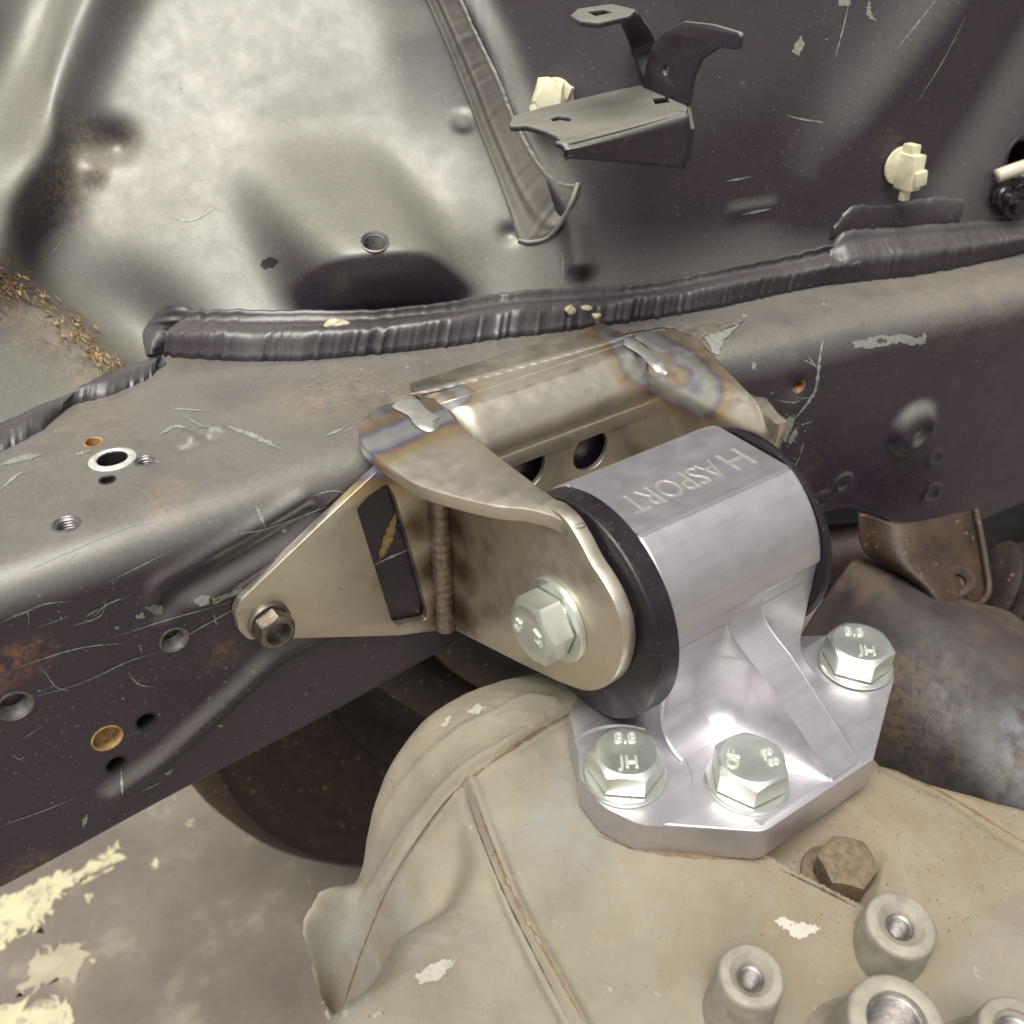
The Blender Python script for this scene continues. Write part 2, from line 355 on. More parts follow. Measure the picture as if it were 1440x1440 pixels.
d_fend = [([pl(20, 415, 'y', 345), pl(60, 440, 'y', 345), pl(100, 470, 'y', 345), pl(130, 500, 'y', 340), pl(150, 520, 'y', 335), pl(40, 400, 'y', 350)], 20, .6, (.40, .31, .17)), ([pl(90, 270, 'y', 390), pl(60, 300, 'y', 370), pl(110, 220, 'y', 400)], 20, .28, (.30, .24, .16)), ([pl(250, 340, 'y', 390), pl(270, 290, 'y', 390), pl(160, 260, 'y', 390)], 34, .4, (.33, .28, .2)),
          ([pl(930, 290, 'y', 330), pl(880, 270, 'y', 330), pl(1100, 290, 'y', 300)], 34, .4, (.20, .16, .10)), ([pl(735, 345, 'y', 318)], 10, .5, (.25, .12, .06))]
PAINT = m_paint('satin_black_body_paint', dustspots=d_rail, dust_sheen=.62, ior=1.8)
PAINT_F = m_paint('satin_black_panel_paint', dustspots=d_fend, dust_sheen=.80, rough=.44, ior=1.75, dust_sheen_col=(.235, .23, .192), mott=.03)
PAINT_S = m_paint('black_bracket_paint', dust_sheen=.9, rough=.42)
SEAL = m_paint('painted_seam_sealer', base=(.018, .0095, .022), rough=.36, dust_sheen=.25)
SEAL_P = m_paint('dusty_sheen_sealer', base=(.10, .088, .084), rough=.45, dust_sheen=.9)
STEEL = m_steel('bare_steel_left', heat=STEEL_HEAT, rust=[pl(585, 740, 'y', 232), pl(605, 800, 'y', 232), pl(615, 860, 'y', 232), pl(650, 800, 'x', 137), pl(645, 740, 'x', 137), pl(650, 860, 'x', 137)])
STEEL_R = m_steel('bare_steel_right', heat=HEAT_R, hs=.72)
STEEL_B = m_steel('bare_steel_channel', heat=STEEL_HEAT[2:]+HEAT_R[:4], hs=.55)
WELD = m_simple('weld_bead', (.30, .25, .21), .38, .85, .35, 2.5, .25)
WELD_B = m_simple('bright_weld', (.60, .60, .57), .42, .85, .12, 3, .12)
ALU = m_alu('machined_aluminium')
ALU_P = m_simple('engraved_aluminium', (.66, .64, .60), .42, .8, .12, 1.5, .1)
ZINC = m_simple('zinc_plate', (.70, .745, .69), .30, .85, .05, 12, 0, v2=(.79, .82, .77))
STAMP = m_simple('stamped_zinc', (.66, .70, .64), .45, .6, .05, 6, 0)
ZINC_D = m_simple('dark_zinc', (.22, .19, .17), .3, .85, .35, 3, .1)
def m_rubber():
    k = M_('black_polyurethane'); c = k.mix(k.ramp(k.noise(9, 7, .7, .8), .55, .8, 0, .22), (.012, .007, .013), (.16, .13, .11)); c = k.mix(k.ramp(k.noise(.9, 2), .68, .74, 0, .5), c, (.30, .26, .21)); k.color(c); k.set(Roughness=k.ramp(k.noise(6, 6), .3, .7, .32, .55), IOR=1.5); k.bump(k.noise(1.1, 4), .06, .0002); return k.m
RUBBER = m_rubber()
CAST = m_cast('dusty_cast_aluminium')
CASTD = m_simple('sandy_bolt', (.15, .11, .07), .75, 0, .35, 2, .3, bmm=.8)
CASTG = m_simple('grey_cast_boss', (.27, .255, .215), .55, .1, .2, 6, .35, v2=(.36, .335, .27))
RUST = m_rust('rusty_steel', (.024, .016, .013), (.075, .048, .033)); RUST_D = m_rust('dark_rusty_rubber', (.020, .011, .010), (.050, .028, .020))
PLASTIC = m_simple('cream_nylon', (.66, .63, .46), .45, 0, .14, 4, .05)
DARKHOLE = m_simple('hole_inside', (.03, .024, .026), .5, .3, .3, 2, .1)
THREAD = m_simple('thread_metal', (.24, .22, .22), .4, .8, .3, 2, .1)
THREAD_R = m_simple('rusted_thread', (.30, .17, .08), .5, .4, .3, 2, .1)
ORANGE = m_simple('rust_orange', (.30, .12, .035), .6, .1, .35, 4, .1, v2=(.5, .36, .16))
CHIP = m_simple('bared_primer', (.24, .235, .22), .55, 0, .2, 2, .2)
CHIP_L = m_simple('scratched_metal', (.30, .29, .27), .5, .1, .35, 2, .1)
RIMW = m_simple('bare_bright_rim', (.62, .62, .56), .4, .3, .2, 2, .1)
PUTTY = m_simple('old_putty', (.58, .53, .36), .8, 0, .25, 2, .3)
CHALK = m_simple('pale_scuff', (.40, .385, .33), .8, 0, .2, 2, .2)
LEAF = m_simple('dry_needles', (.38, .24, .11), .8, 0, .4, 5, .1, v2=(.55, .42, .24))
FLOOR = m_floor()
def m_fpaint():
    k = M_('worn_floor_paint'); c = k.mix(k.ramp(k.noise(30, 5), .3, .7), (.50, .47, .31), (.60, .57, .38)); c = k.mix(k.ramp(k.noise(16, 8, .75, .5), .52, .60), c, (.27, .24, .19)); k.color(c); k.set(Roughness=.75); k.bump(k.noise(5, 6), .3, .001); return k.m
FPAINT = m_fpaint()

# ------------------------------------------------------------------ ground
E_ = 30000.0
n_ = 3
o = mk('concrete_floor', [(-E_, -E_, -753), (E_, -E_, -753), (E_, E_, -753), (-E_, E_, -753)], [(0, 1, 2, 3)], FLOOR, None, None, 'structure')
def blob(P, rough_mm, sub=14, seed=0):
    """ragged outline through rough corner points (2-D)"""
    P = np.asarray(P, float); Q = []; r = np.random.default_rng(seed)
    for a, b in zip(P, np.roll(P, -1, 0)):
        for t in np.linspace(0, 1, sub, endpoint=False): Q.append(a+(b-a)*t+r.normal(0, rough_mm, 2))
    return np.array(Q)
for k, pp in enumerate([[(-60, 1290), (10, 1262), (60, 1240), (110, 1222), (150, 1205), (165, 1185), (178, 1215), (150, 1228), (118, 1232), (92, 1255), (75, 1275), (60, 1305), (35, 1308), (12, 1330), (-50, 1370)],
                        [(-40, 1425), (30, 1408), (100, 1405), (98, 1450), (-40, 1475)],
                        [(70, 1330), (118, 1325), (112, 1378), (60, 1382), (22, 1400), (48, 1350)], [(212, 1212), (222, 1208), (224, 1222), (214, 1223)], [(120, 1258), (132, 1255), (130, 1270), (120, 1268)],
                        [(262, 1156), (272, 1152), (271, 1162), (264, 1163)], [(128, 1350), (136, 1352), (132, 1358)]]):
    q = np.array([pl(*p, 'z', -753)[:2] for p in pp]); q = blob(q, 3.0 if k < 3 else 1, 10 if k < 3 else 4, k)
    b = bmesh.new(); vs_ = [b.verts.new((x, y, -752.4+.0)) for x, y in q]; es = [b.edges.new((vs_[i], vs_[(i+1) % len(vs_)])) for i in range(len(vs_))]
    bmesh.ops.triangle_fill(b, edges=es, use_beauty=True); V = [tuple(v.co) for v in b.verts]; b.verts.index_update(); Fc = [tuple(v.index for v in f.verts) for f in b.faces]; b.free()
    if Fc:
        o = mk('floor_paint_patch', V, Fc, FPAINT if k != 2 else m_simple('faded_floor_paint', (.40, .36, .26), .75, 0, .15, 20, .2), None, None, 'structure')

# ------------------------------------------------------------------ car body: frame rail and inner fender
body = empty('car_body', pl(300, 700, 'z', -160), 'scratched black car body metalwork: frame rail and inner fender with seam sealer', 'car body')
XF = [-80, 150, 205, 235, 264, 335, 405, 470, 560, 680]; YF = [236, 236, 235.5, 230, 219.5, 209, 196, 184, 168, 145]
_xs = np.linspace(-80, 680, 400); _yf = np.interp(_xs, XF, YF); ker = np.exp(-np.linspace(-2, 2, 25)**2); ker /= ker.sum()
_yf = np.convolve(np.pad(_yf, 12, mode='edge'), ker, 'valid'); yf = lambda x: np.interp(x, _xs, _yf)
def on_face(px, py):
    y = 220.0
    for _ in range(30): p = pl(px, py, 'y', y); y = .5*y+.5*float(yf(p[0]))
    return pl(px, py, 'y', y)
BP = [on_face(*q) for q in [(-60, 1290), (0, 1258), (170, 1167), (340, 1077), (520, 980), (680, 893), (800, 830), (950, 765), (1080, 738), (1150, 730), (1195, 719), (1240, 737), (1300, 755), (1360, 745), (1440, 714), (1500, 690)]]
_bx = np.array([p[0] for p in BP]); _bz = np.array([p[2] for p in BP]); o_ = np.argsort(_bx); Zs = np.interp(_xs, _bx[o_], _bz[o_]); k9 = np.exp(-np.linspace(-2, 2, 13)**2); k9 /= k9.sum(); Zs = np.convolve(np.pad(Zs, 6, mode='edge'), k9, 'valid'); zb = lambda x: np.interp(x, _xs, Zs)
SX = np.array([-80, -20, 12, 36, 60, 84, 103, 124, 147, 171, 192, 246, 308, 345, 400, 438, 560, 680]); SY = np.array([270, 288, 305, 317, 328, 341, 329, 315, 303, 293, 286, 268, 255, 245, 229, 221, 195, 170.])
_sy = np.convolve(np.pad(np.interp(_xs, SX, SY), 12, mode='edge'), ker, 'valid'); ys = lambda x: np.interp(x, _xs, _sy)
NX = 640; X = np.linspace(-60, 600, NX); prof = []
for x in X:
    f, b, s = float(yf(x)), float(zb(x)), float(ys(x)); wide = np.interp(x, [200, 300], [13, 17]); top = -160.0
    A = [(s+8, top-3)]; L = np.linspace(0, 1, 70)[1:]
    A += [(s+8+(f+wide-s-8)*t, top-3*(1-min(1, t*4))) for t in L]
    A += [(f+wide-wide*math.sin(a), top-wide+wide*math.cos(a)) for a in np.linspace(0, math.pi/2, 26)[1:]]
    A += [(f, top-wide+(b+5-top+wide)*t) for t in np.linspace(0, 1, 84)[1:]]
    A += [(f+5-5*math.cos(a), b+5-5*math.sin(a)) for a in np.linspace(0, math.pi/2, 9)[1:]]
    A += [(f+5+t*60, b+t*6) for t in (.3, .7, 1)]
    prof.append([(x, y, z) for y, z in A])
rail = Surf(prof)
rail.bump([(425, 700), (340, 752), (270, 792), (225, 818), (215, 845)], 2.6, 1.2); rail.bump([(440, 722), (350, 778), (260, 830), (228, 860)], 3.2, -1.6); rail.bump([(470, 742), (360, 800), (280, 850)], 3.2, 1.3)
rail.bump([(450, 890), (390, 920), (330, 975), (270, 1030), (225, 1070), (160, 1115)], 4.0, 2.6)
rail.bump([(300, 1090), (420, 1028), (560, 955), (670, 900)], 2.2, 1.0)
rail.bump([(1283, 602)], 11.5, 5.0, fn=lambda d: np.exp(-d**6)); rail.bump([(1290, 606)], 5.2, -3.4, fn=lambda d: np.exp(-d**4))
rail.bump([(1120, 545)], 5, -1.6); rail.bump([(1185, 680)], 4, 0.7, fn=lambda d: np.exp(-((d-1)*3)**2)); rail.bump([(1315, 645)], 3.5, .5, fn=lambda d: np.exp(-((d-1)*3)**2)); rail.bump([(1310, 695)], 4.5, .6, fn=lambda d: np.exp(-((d-1)*3)**2)); rail.bump([(1155, 705)], 4, .5, fn=lambda d: np.exp(-((d-1)*3)**2))
rail.bump([(1350, 530)], 4, -.6); rail.bump([(120, 640), (190, 622)], 3, .7); rail.bump([(258, 610), (275, 618), (290, 604), (312, 604)], 1.5, 1.6); rail.bump([(250, 630), (272, 627), (285, 615), (300, 617)], 1.2, -1.5)
rail.bump([(1010, 505), (1100, 480), (1200, 455)], 6, .9); rail.bump([(60, 660), (120, 640)], 6, -.5); rail.bump([(330, 560), (420, 590), (470, 570)], 9, -.8)
rail.add(.35*hash_noise(rail.P, 26, 3))
rail.finish()
R_HOLES = [(158, 646, 4.4, 'big'), (131, 622, 2.5, 'shallow'), (203, 648, 2.6, 'nut'), (151, 675, 2.0, 'dark'), (93, 737, 3.4, 'nut'), (245, 900, 3.9, 'thread'), (21, 993, 4.4, 'thread'), (151, 1038, 4.2, 'rust'), (205, 1014, 2.9, 'dark'), (163, 1075, 2.9, 'dark'), (1122, 543, 2.6, 'rusty'), (1291, 606, 2.9, 'bright')]
rh = [(rail.hole(px, py, r), r, k) for px, py, r, k in R_HOLES]
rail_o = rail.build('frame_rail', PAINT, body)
def hole_insert(c, n, r, kind, parent):
    dep = {'big': 14, 'shallow': 3, 'nut': 6, 'dark': 8, 'thread': 5, 'rust': 3.2, 'rusty': 5, 'bright': 5}[kind]; M = frame(c, (1, .1, 0), n)
    prof = [(r+.55, -.25), (r+.5, .22), (r+.1, .3), (r-.15, .1)]
    if kind in ('thread', 'nut', 'rusty', 'bright'):
        z = -.2
        while z > -dep: prof += [(r-.2, z), (r-.75, z-.45)]; z -= .9
    else: prof += [(r-.2, -.6), (r-.25, -dep)]
    prof += [(r-.8, -dep), (.01, -dep-.2)]
    lathe('hole_insert', prof, M, {'big': DARKHOLE, 'dark': DARKHOLE, 'shallow': ORANGE, 'rust': ORANGE, 'rusty': THREAD_R}.get(kind, THREAD), parent, 28)
    if kind == 'big': lathe('bare_rim', [(r+.1, -1.2), (r+.15, .25), (r+.8, .75), (r+1.9, .55), (r+2.6, .12), (r+2.7, -.2)], M, RIMW, parent, 40)
for (c, n), r, k in rh: hole_insert(c, n, r, k, rail_o)

# inner fender: x along the car, v up the panel
NU, NV = 520, 300
U_ = np.linspace(-60, 600, NU); V_ = np.linspace(-6, 240, NV)
ux, vv = np.meshgrid(U_, V_, indexing='ij')
kk = lambda x, v: .16+.80/(1+np.exp((x-238+.18*v)/11.0))
cum = np.zeros_like(ux)
dv = V_[1]-V_[0]
for j in range(1, NV): cum[:, j] = cum[:, j-1]+dv*kk(U_, V_[j])
foot = 3*np.exp(-np.clip(vv, 0, None)/9.0)       # the panel curves out into its foot flange
fend = Surf(np.stack([ux, ys(ux)+cum-foot+1, -163+vv], -1))
sig = lambda d: 1/(1+np.exp((d-1)*9))
bc = fend.hit(532, 398); dx = (fend.P[:, 0]-bc[0]); dz = fend.P[:, 2]-bc[2]                         # round boss with a tapped hole
side = np.exp(-(np.abs(dx+.1*dz)/25.5)**3.6); fend.add(30*side/(1+np.exp((-dz-5.5)/1.5))*(lambda q: q*q*(3-2*q)*.6+.4*q**2.2)(np.clip(1-np.clip(dz, 0, None)/52, 0, 1)))
fend.bump([(157, 198)], 7, -6); fend.bump([(130, 240)], 5, 2.6)                                       # small dent
fend.bump([(175, -60), (120, 60), (60, 190), (20, 290), (-30, 380)], 11, 12); fend.bump([(60, -40), (20, 60), (-20, 150)], 14, -8)
fend.bump([(60, 330), (110, 385), (175, 440), (215, 475)], 15, -11, fn=lambda d: np.exp(-d**2)); fend.bump([(-20, 420), (60, 465), (150, 520)], 10, 5)
fend.bump([(500, 205), (560, 215)], 30, -3); fend.bump([(590, 60), (620, 220), (640, 330)], 14, 2.5)
fend.bump([(640, -40), (690, 60), (725, 150), (765, 235), (800, 300), (815, 370)], 5, 5)            # folded edge beside the strip
fend.bump([(652, 170)], 4.2, .9, fn=lambda d: np.exp(-d**6)); fend.bump([(716, 328)], 3.2, -2.2)
fend.bump([(880, 360), (1000, 335), (1120, 300)], 26, -5); fend.bump([(1150, 260), (1230, 150), (1330, 20), (1390, -60)], 16, 4.5); fend.bump([(1290, 300), (1400, 120), (1460, 20)], 16, -4)
fend.bump([(1040, 300), (1090, 292)], 3, .9)
fend.add(.2*hash_noise(fend.P, 70, 5)+.03*hash_noise(fend.P, 18, 6))
fend.finish()
fh = [(fend.hole(527, 340, 4.6), 4.6)]; fo = fend.hole(1438, 222, 8.5)
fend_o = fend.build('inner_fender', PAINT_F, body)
for (c, n), r in fh: hole_insert(c, n, r, 'nut', fend_o)

# --- brushed seam sealer: a swollen strip between two pixel polylines that lie on the metal
def strip(name, A, B, n, rip, height, ridges, mat, parent, seed=0, m=14, ragged=.5):
    A, B = resamp(A, n), resamp(B, n); t = np.linspace(0, 1, m); r = np.random.default_rng(seed)
    T = np.gradient((A+B)/2, axis=0); T /= np.linalg.norm(T, axis=1)[:, None]; Wd = B-A; Nn = np.cross(Wd, T); Nn /= np.linalg.norm(Nn, axis=1)[:, None]
    s = np.sign(np.sum(Nn*A, 1)); Nn *= -s[:, None]
    L = np.r_[0, np.cumsum(np.linalg.norm(np.diff((A+B)/2, axis=0), axis=1))]
    env = np.interp(L, np.arange(0, L[-1]+8, 7.0), r.random(len(np.arange(0, L[-1]+8, 7.0)))**2*1.5); fat = 1+np.interp(L, np.arange(0, L[-1]+12, 11.0), r.normal(0, .16, len(np.arange(0, L[-1]+12, 11.0))))
    e1 = np.interp(L, np.arange(0, L[-1]+3, 1.4), r.normal(0, ragged, len(np.arange(0, L[-1]+3, 1.4)))); e2 = np.interp(L, np.arange(0, L[-1]+3, 2.5), r.normal(0, ragged*.5, len(np.arange(0, L[-1]+3, 2.5))))
    uW = Wd/np.linalg.norm(Wd, axis=1)[:, None]; V = []
    for i in range(n):
        a, b = A[i]+uW[i]*e2[i], B[i]+uW[i]*e1[i]
        h = height*(np.sin(np.pi*t)**.45)
        for c0, w0, h0 in ridges: h = h+h0*np.exp(-((t-c0)/w0)**2)
        h = h*fat[i]; ph = L[i]*rip[0]*2*math.pi+1.6*math.sin(L[i]*.31+seed)+2.2*np.sin(t*2.4)+rip[2]*t
        h = h+env[i]*rip[1]*(np.sin(ph)+.5*np.sin(ph*1.73+1))*np.sin(np.pi*t)
        h[0] = h[-1] = -.5
        V.append(a+(b-a)*t[:, None]+Nn[i]*h[:, None])
    e0 = np.linspace(.0, 1, 4); 
    o = mk(name, np.array(V).reshape(-1, 3), grid_faces(n, m), mat, parent, 180); return o
def bothhit(pts, off=0.2):
    """nearer of panel and rail under each pixel"""
    out = []
    for q in pts:
        a, b = fend.hit(*q, off), rail.hit(*q, off); out.append(a if a@_F < b@_F else b)
    return np.array(out)
strip('seam_sealer', fend.hits([(262, 436), (330, 437), (420, 438), (520, 436), (620, 428), (700, 416), (800, 408), (900, 402), (1000, 381), (1090, 362), (1160, 345), (1200, 338)], .3),
      bothhit([(225, 498), (320, 508), (420, 508), (520, 500), (620, 490), (700, 478), (800, 466), (900, 452), (1000, 436), (1090, 416), (1160, 402), (1200, 398)], .3), 900, (.33, .034, 0), 1.6, [(.06, .06, 1.7), (.62, .24, 4.2), (.26, .08, -1.0)], SEAL, body, 1, 26)
strip('seam_sealer', fend.hits([(1165, 347), (1190, 322), (1260, 318), (1340, 312), (1450, 306)], .3), bothhit([(1165, 402), (1200, 398), (1290, 388), (1360, 375), (1450, 355)], .3), 420, (.42, .035, 1), 1.4, [(.1, .1, .8), (.62, .24, 3.2)], SEAL, body, 2, 18)
strip('seam_sealer', fend.hits([(1172, 318), (1202, 288), (1260, 284), (1330, 276), (1356, 280)], .2), fend.hits([(1165, 338), (1200, 330), (1260, 324), (1330, 320), (1346, 318)], .2), 200, (.45, .07, 1), .9, [], SEAL, body, 3, 12)
strip('seam_sealer', bothhit([(-40, 602), (10, 590), (60, 570), (110, 548), (160, 520), (205, 502), (219, 492)], .3), rail.hits([(-40, 660), (10, 632), (60, 605), (100, 572), (150, 558), (205, 535), (222, 520)], .3), 420, (.16, .035, 1), 1.4, [(.6, .25, 1.4)], SEAL, body, 4, 14)
strip('seam_sealer', fend.hits([(228, 432), (205, 458), (200, 478), (205, 500)], .4), fend.hits([(268, 432), (276, 450), (262, 472), (222, 500)], .4), 90, (.12, .25, 2), 2.6, [(.5, .25, 1.0)], SEAL, body, 5, 14)
strip('panel_seam_sealer', fend.hits([(580, -40), (600, 0), (622, 50), (650, 120), (672, 180), (697, 245), (716, 300), (730, 341), (750, 343), (768, 337)], .3), fend.hits([(628, -40), (650, 0), (672, 48), (700, 105), (722, 160), (755, 222), (785, 255), (812, 260), (809, 276), (803, 290)], .3), 600, (.16, .09, 3), .55, [(.03, .035, .6), (.30, .07, -.35), (.40, .06, .4), (.97, .04, .4)], SEAL_P, body, 6, 26, .1)
tube('panel_seam_sealer', fend.hits([(729, 338), (745, 341), (770, 334), (790, 312), (803, 285), (813, 258)], .3), 1.1, SEAL_P, body, 10, 60)

# --- small paint chips and scratches that lie on the painted metal
def decal(name, surf, poly, rough_px, mat, parent, sub=6, seed=0, off=.12):
    q = blob(poly, rough_px, sub, seed); b = bmesh.new(); vs_ = [b.verts.new((x, y, 0)) for x, y in q]
    es = [b.edges.new((vs_[i], vs_[(i+1) % len(vs_)])) for i in range(len(vs_))]; bmesh.ops.triangle_fill(b, edges=es, use_beauty=True)
    b.verts.index_update(); V = [v.co[:2] for v in b.verts]; Fc = [tuple(v.index for v in f.verts) for f in b.faces]; b.free()
    if not Fc: return
    P = np.array([surf.hit(x, y, off) for x, y in V]); return mk(name, P, Fc, mat, parent, 180)
def scratch(surf, pts, wpx, mat, parent, seed=0, name='scratch'):
    r = np.random.default_rng(seed); P = resamp(pts, max(6, 8*len(pts))); T = np.gradient(P, axis=0); T /= np.linalg.norm(T, axis=1)[:, None]; N = np.stack([-T[:, 1], T[:, 0]], 1)
    ww = wpx*.36*np.sin(np.linspace(.12, math.pi-.12, len(P)))*(1+r.normal(0, .35, len(P)).clip(-.7, .7)); A, B = P+N*ww[:, None], P-N*ww[:, None]
    V = np.concatenate([surf.hits(A, .17), surf.hits(B, .17)]); n = len(P)
    return mk(name, V, [(i, i+1, n+i+1, n+i) for i in range(n-1)], mat, parent, 180)
RS = [([(45, 980), (115, 960), (180, 930), (230, 915)], 2), ([(255, 898), (300, 872), (330, 856)], 2), ([(160, 895), (240, 870), (328, 845)], 1.8), ([(0, 876), (36, 860), (40, 880)], 2), ([(20, 940), (85, 918), (130, 908), (178, 904)], 2.4), ([(100, 880), (140, 866), (150, 838)], 2),
      ([(30, 1040), (60, 1020)], 1.4), ([(180, 945), (195, 962), (218, 966)], 2.5), ([(170, 1080), (172, 1118)], 4.5), ([(200, 1112), (225, 1100)], 3), ([(16, 1062), (38, 1072)], 1.4), ([(4, 1160), (60, 1140), (110, 1120)], 1.6), ([(360, 710), (373, 742)], 6.5), ([(330, 752), (378, 742), (460, 712)], 3),
      ([(430, 700), (470, 690), (500, 700)], 2), ([(130, 868), (150, 850), (180, 838)], 2.5), ([(20, 868), (60, 850), (100, 845)], 2), ([(52, 882), (98, 866)], 1.6), ([(118, 868), (140, 855)], 2), ([(195, 905), (200, 918)], 2), ([(60, 940), (78, 965), (100, 972)], 2), ([(300, 862), (304, 880)], 3),
      ([(30, 806), (100, 775), (180, 742), (220, 735)], 1.6), ([(150, 820), (185, 802), (250, 770)], 1.5), ([(480, 610), (500, 600)], 2.5), ([(455, 615), (485, 602)], 4), ([(240, 575), (290, 578)], 3), ([(260, 585), (285, 600), (300, 596)], 5), ([(320, 600), (360, 615), (395, 632)], 9), ([(225, 612), (245, 600), (262, 602)], 8),
      ([(0, 655), (30, 645), (60, 640)], 10), ([(0, 690), (25, 668), (40, 665)], 5), ([(105, 640), (130, 634)], 5), ([(208, 648), (235, 652)], 2), ([(95, 790), (110, 776)], 1.5), ([(1157, 478), (1153, 500), (1148, 540), (1140, 560), (1118, 588)], 6), ([(1135, 500), (1150, 520)], 3), ([(1128, 505), (1148, 515)], 2),
      ([(1125, 560), (1140, 558), (1152, 545)], 2), ([(1090, 562), (1115, 566), (1130, 560)], 2.5), ([(1125, 640), (1130, 622)], 2.5), ([(1115, 660), (1124, 642)], 2.5), ([(1126, 598), (1142, 592)], 2.5), ([(940, 600), (944, 612)], 3)]
for k, (p, ww) in enumerate(RS): scratch(rail, p, ww, CHIP_L if k % 3 else CHIP, rail_o, k)
for k, p in enumerate([[(1200, 480), (1240, 472), (1270, 470), (1290, 474), (1302, 466), (1300, 484), (1288, 484), (1265, 482), (1235, 488), (1202, 490)], [(1098, 615), (1104, 600), (1110, 585), (1118, 588), (1112, 605), (1104, 622)], [(204, 855), (216, 850), (228, 852), (229, 862), (216, 864)], [(190, 866), (200, 860), (203, 868), (192, 870)], [(272, 845), (282, 836), (294, 840), (294, 850), (282, 852)], [(298, 842), (340, 826), (342, 832), (300, 850)],
                      [(1058, 508), (1063, 510), (1061, 520), (1057, 518)], [(160, 882), (168, 880), (168, 886)], [(116, 1155), (122, 1142), (124, 1152), (117, 1165)], [(305, 1020), (314, 1016), (312, 1024)], [(228, 1088), (242, 1082), (240, 1090)], [(1154, 428), (1160, 426), (1161, 431)], [(1042, 444), (1050, 442), (1050, 447)], [(1108, 615), (1118, 602), (1122, 610), (1110, 626)], [(395, 745), (402, 742), (401, 750)]]):
    decal('paint_chip', rail, p, .9 if k else 1.3, CHIP if k not in (6, 11, 12) else CHIP_L, rail_o, 7, k)
r_ = np.random.default_rng(11)
V, Fc = [], []
def flake(surf, px, py, s, V, Fc):
    n = r_.integers(4, 7); a0 = r_.uniform(0, 6); c = len(V)
    for q in range(n):
        a = a0+q*2*math.pi/n; rr = s*r_.uniform(.5, 1.2); V.append(surf.hit(px+rr*math.cos(a), py+rr*.7*math.sin(a), .15))
    Fc.append(tuple(range(c, c+n)))
for k in range(230):
    if k < 90: px, py = r_.uniform(0, 640), r_.uniform(520, 1200)
    elif k < 150: px, py = r_.normal(1108, 12), r_.normal(605, 16)
    else: px, py = r_.uniform(420, 900), 0; py = 545-.16*(px-420)+r_.normal(0, 9)
    flake(rail, px, py, r_.uniform(.7, 2.6) if k < 150 else r_.uniform(.8, 3.2), V, Fc)
mk('paint_flecks', V, Fc, CHIP, rail_o, 180, 'stuff')
V, Fc = [], []
for k in range(150):
    px, py = r_.uniform(0, 1440), r_.uniform(0, 400)
    if k > 100: px, py = r_.normal(260, 60), r_.normal(330, 40)
    flake(fend, px, py, r_.uniform(.6, 1.6), V, Fc)
mk('paint_flecks', V, Fc, CHIP, fend_o, 180, 'stuff')
for k, (p, ww) in enumerate([([(1193, 6), (1184, 45), (1173, 85)], 3), ([(1222, 0), (1222, 20), (1232, 30)], 9), ([(1105, 162), (1130, 168), (1160, 172)], 3), ([(1042, 302), (1085, 293)], 4), ([(1260, 70), (1300, 20), (1330, -20)], 2), ([(1285, 150), (1320, 95), (1360, 20)], 1.4), ([(1020, 255), (1058, 248)], 3), ([(1160, 55), (1165, 56)], 3),
                             ([(326, 372), (332, 388)], 2), ([(60, 370), (85, 340), (88, 310)], 1.5), ([(235, 305), (270, 310), (305, 292)], 3), ([(786, 352), (792, 366), (790, 400)], 1.6)]): scratch(fend, p, ww, CHIP_L if k != 1 else CHIP, fend_o, 50+k)
for k, p in enumerate([[(1118, 60), (1128, 50), (1130, 66), (1122, 78), (1114, 72)], [(1178, -6), (1198, -6), (1194, 8), (1180, 8)], [(366, 368), (380, 362), (394, 366), (384, 376), (370, 378)]]): decal('paint_chip', fend, p, 1.0, CHIP_L if k < 2 else DARKHOLE, fend_o, 7, 80+k)
# lumps of old putty on the seam
for k, (px, py, s) in enumerate([(468, 472, 4.2), (480, 466, 3.2), (517, 476, 2.2), (800, 462, 3.0), (822, 458, 3.6), (838, 470, 2.0)]):
    c = bothhit([(px, py)], 7.6)[0]; b = bmesh.new(); bmesh.ops.create_icosphere(b, subdivisions=3, radius=1)
    P = np.array([v.co for v in b.verts]); P = P*(1+.35*hash_noise(P, .8, k)[:, None])*np.array([s, s*.7, s*.55])+c; b.verts.index_update(); Fc = [tuple(v.index for v in f.verts) for f in b.faces]; b.free()
    tag(mk('putty_lump', P, Fc, PUTTY, None, 180), ['cream putty crumb, largest and leftmost on the black seam', 'cream putty crumb just right of the leftmost one on the seam', 'tiny cream putty crumb alone on the left seam', 'flat cream putty crumb on the seam above the steel channel', 'cream putty crumb nearest the steel bracket on the seam', 'small cream putty crumb at the right end of the seam crumbs'][k], 'putty crumb', 'putty crumbs stuck on the seam')
# torn paint skin along the welded channel
for k, p in enumerate([[(770, 488), (820, 474), (880, 462), (960, 455), (1055, 452), (1010, 468), (985, 480), (940, 462), (890, 468), (830, 486), (775, 494)], [(985, 474), (1020, 466), (1040, 458), (1018, 480), (1008, 500), (996, 486)]]): decal('torn_paint_skin', rail, p, 1.4, CHIP if k else m_simple('peeled_paint', (.20, .18, .155), .35, .2, .4, 4, .3), rail_o, 6, 120+k, .5)
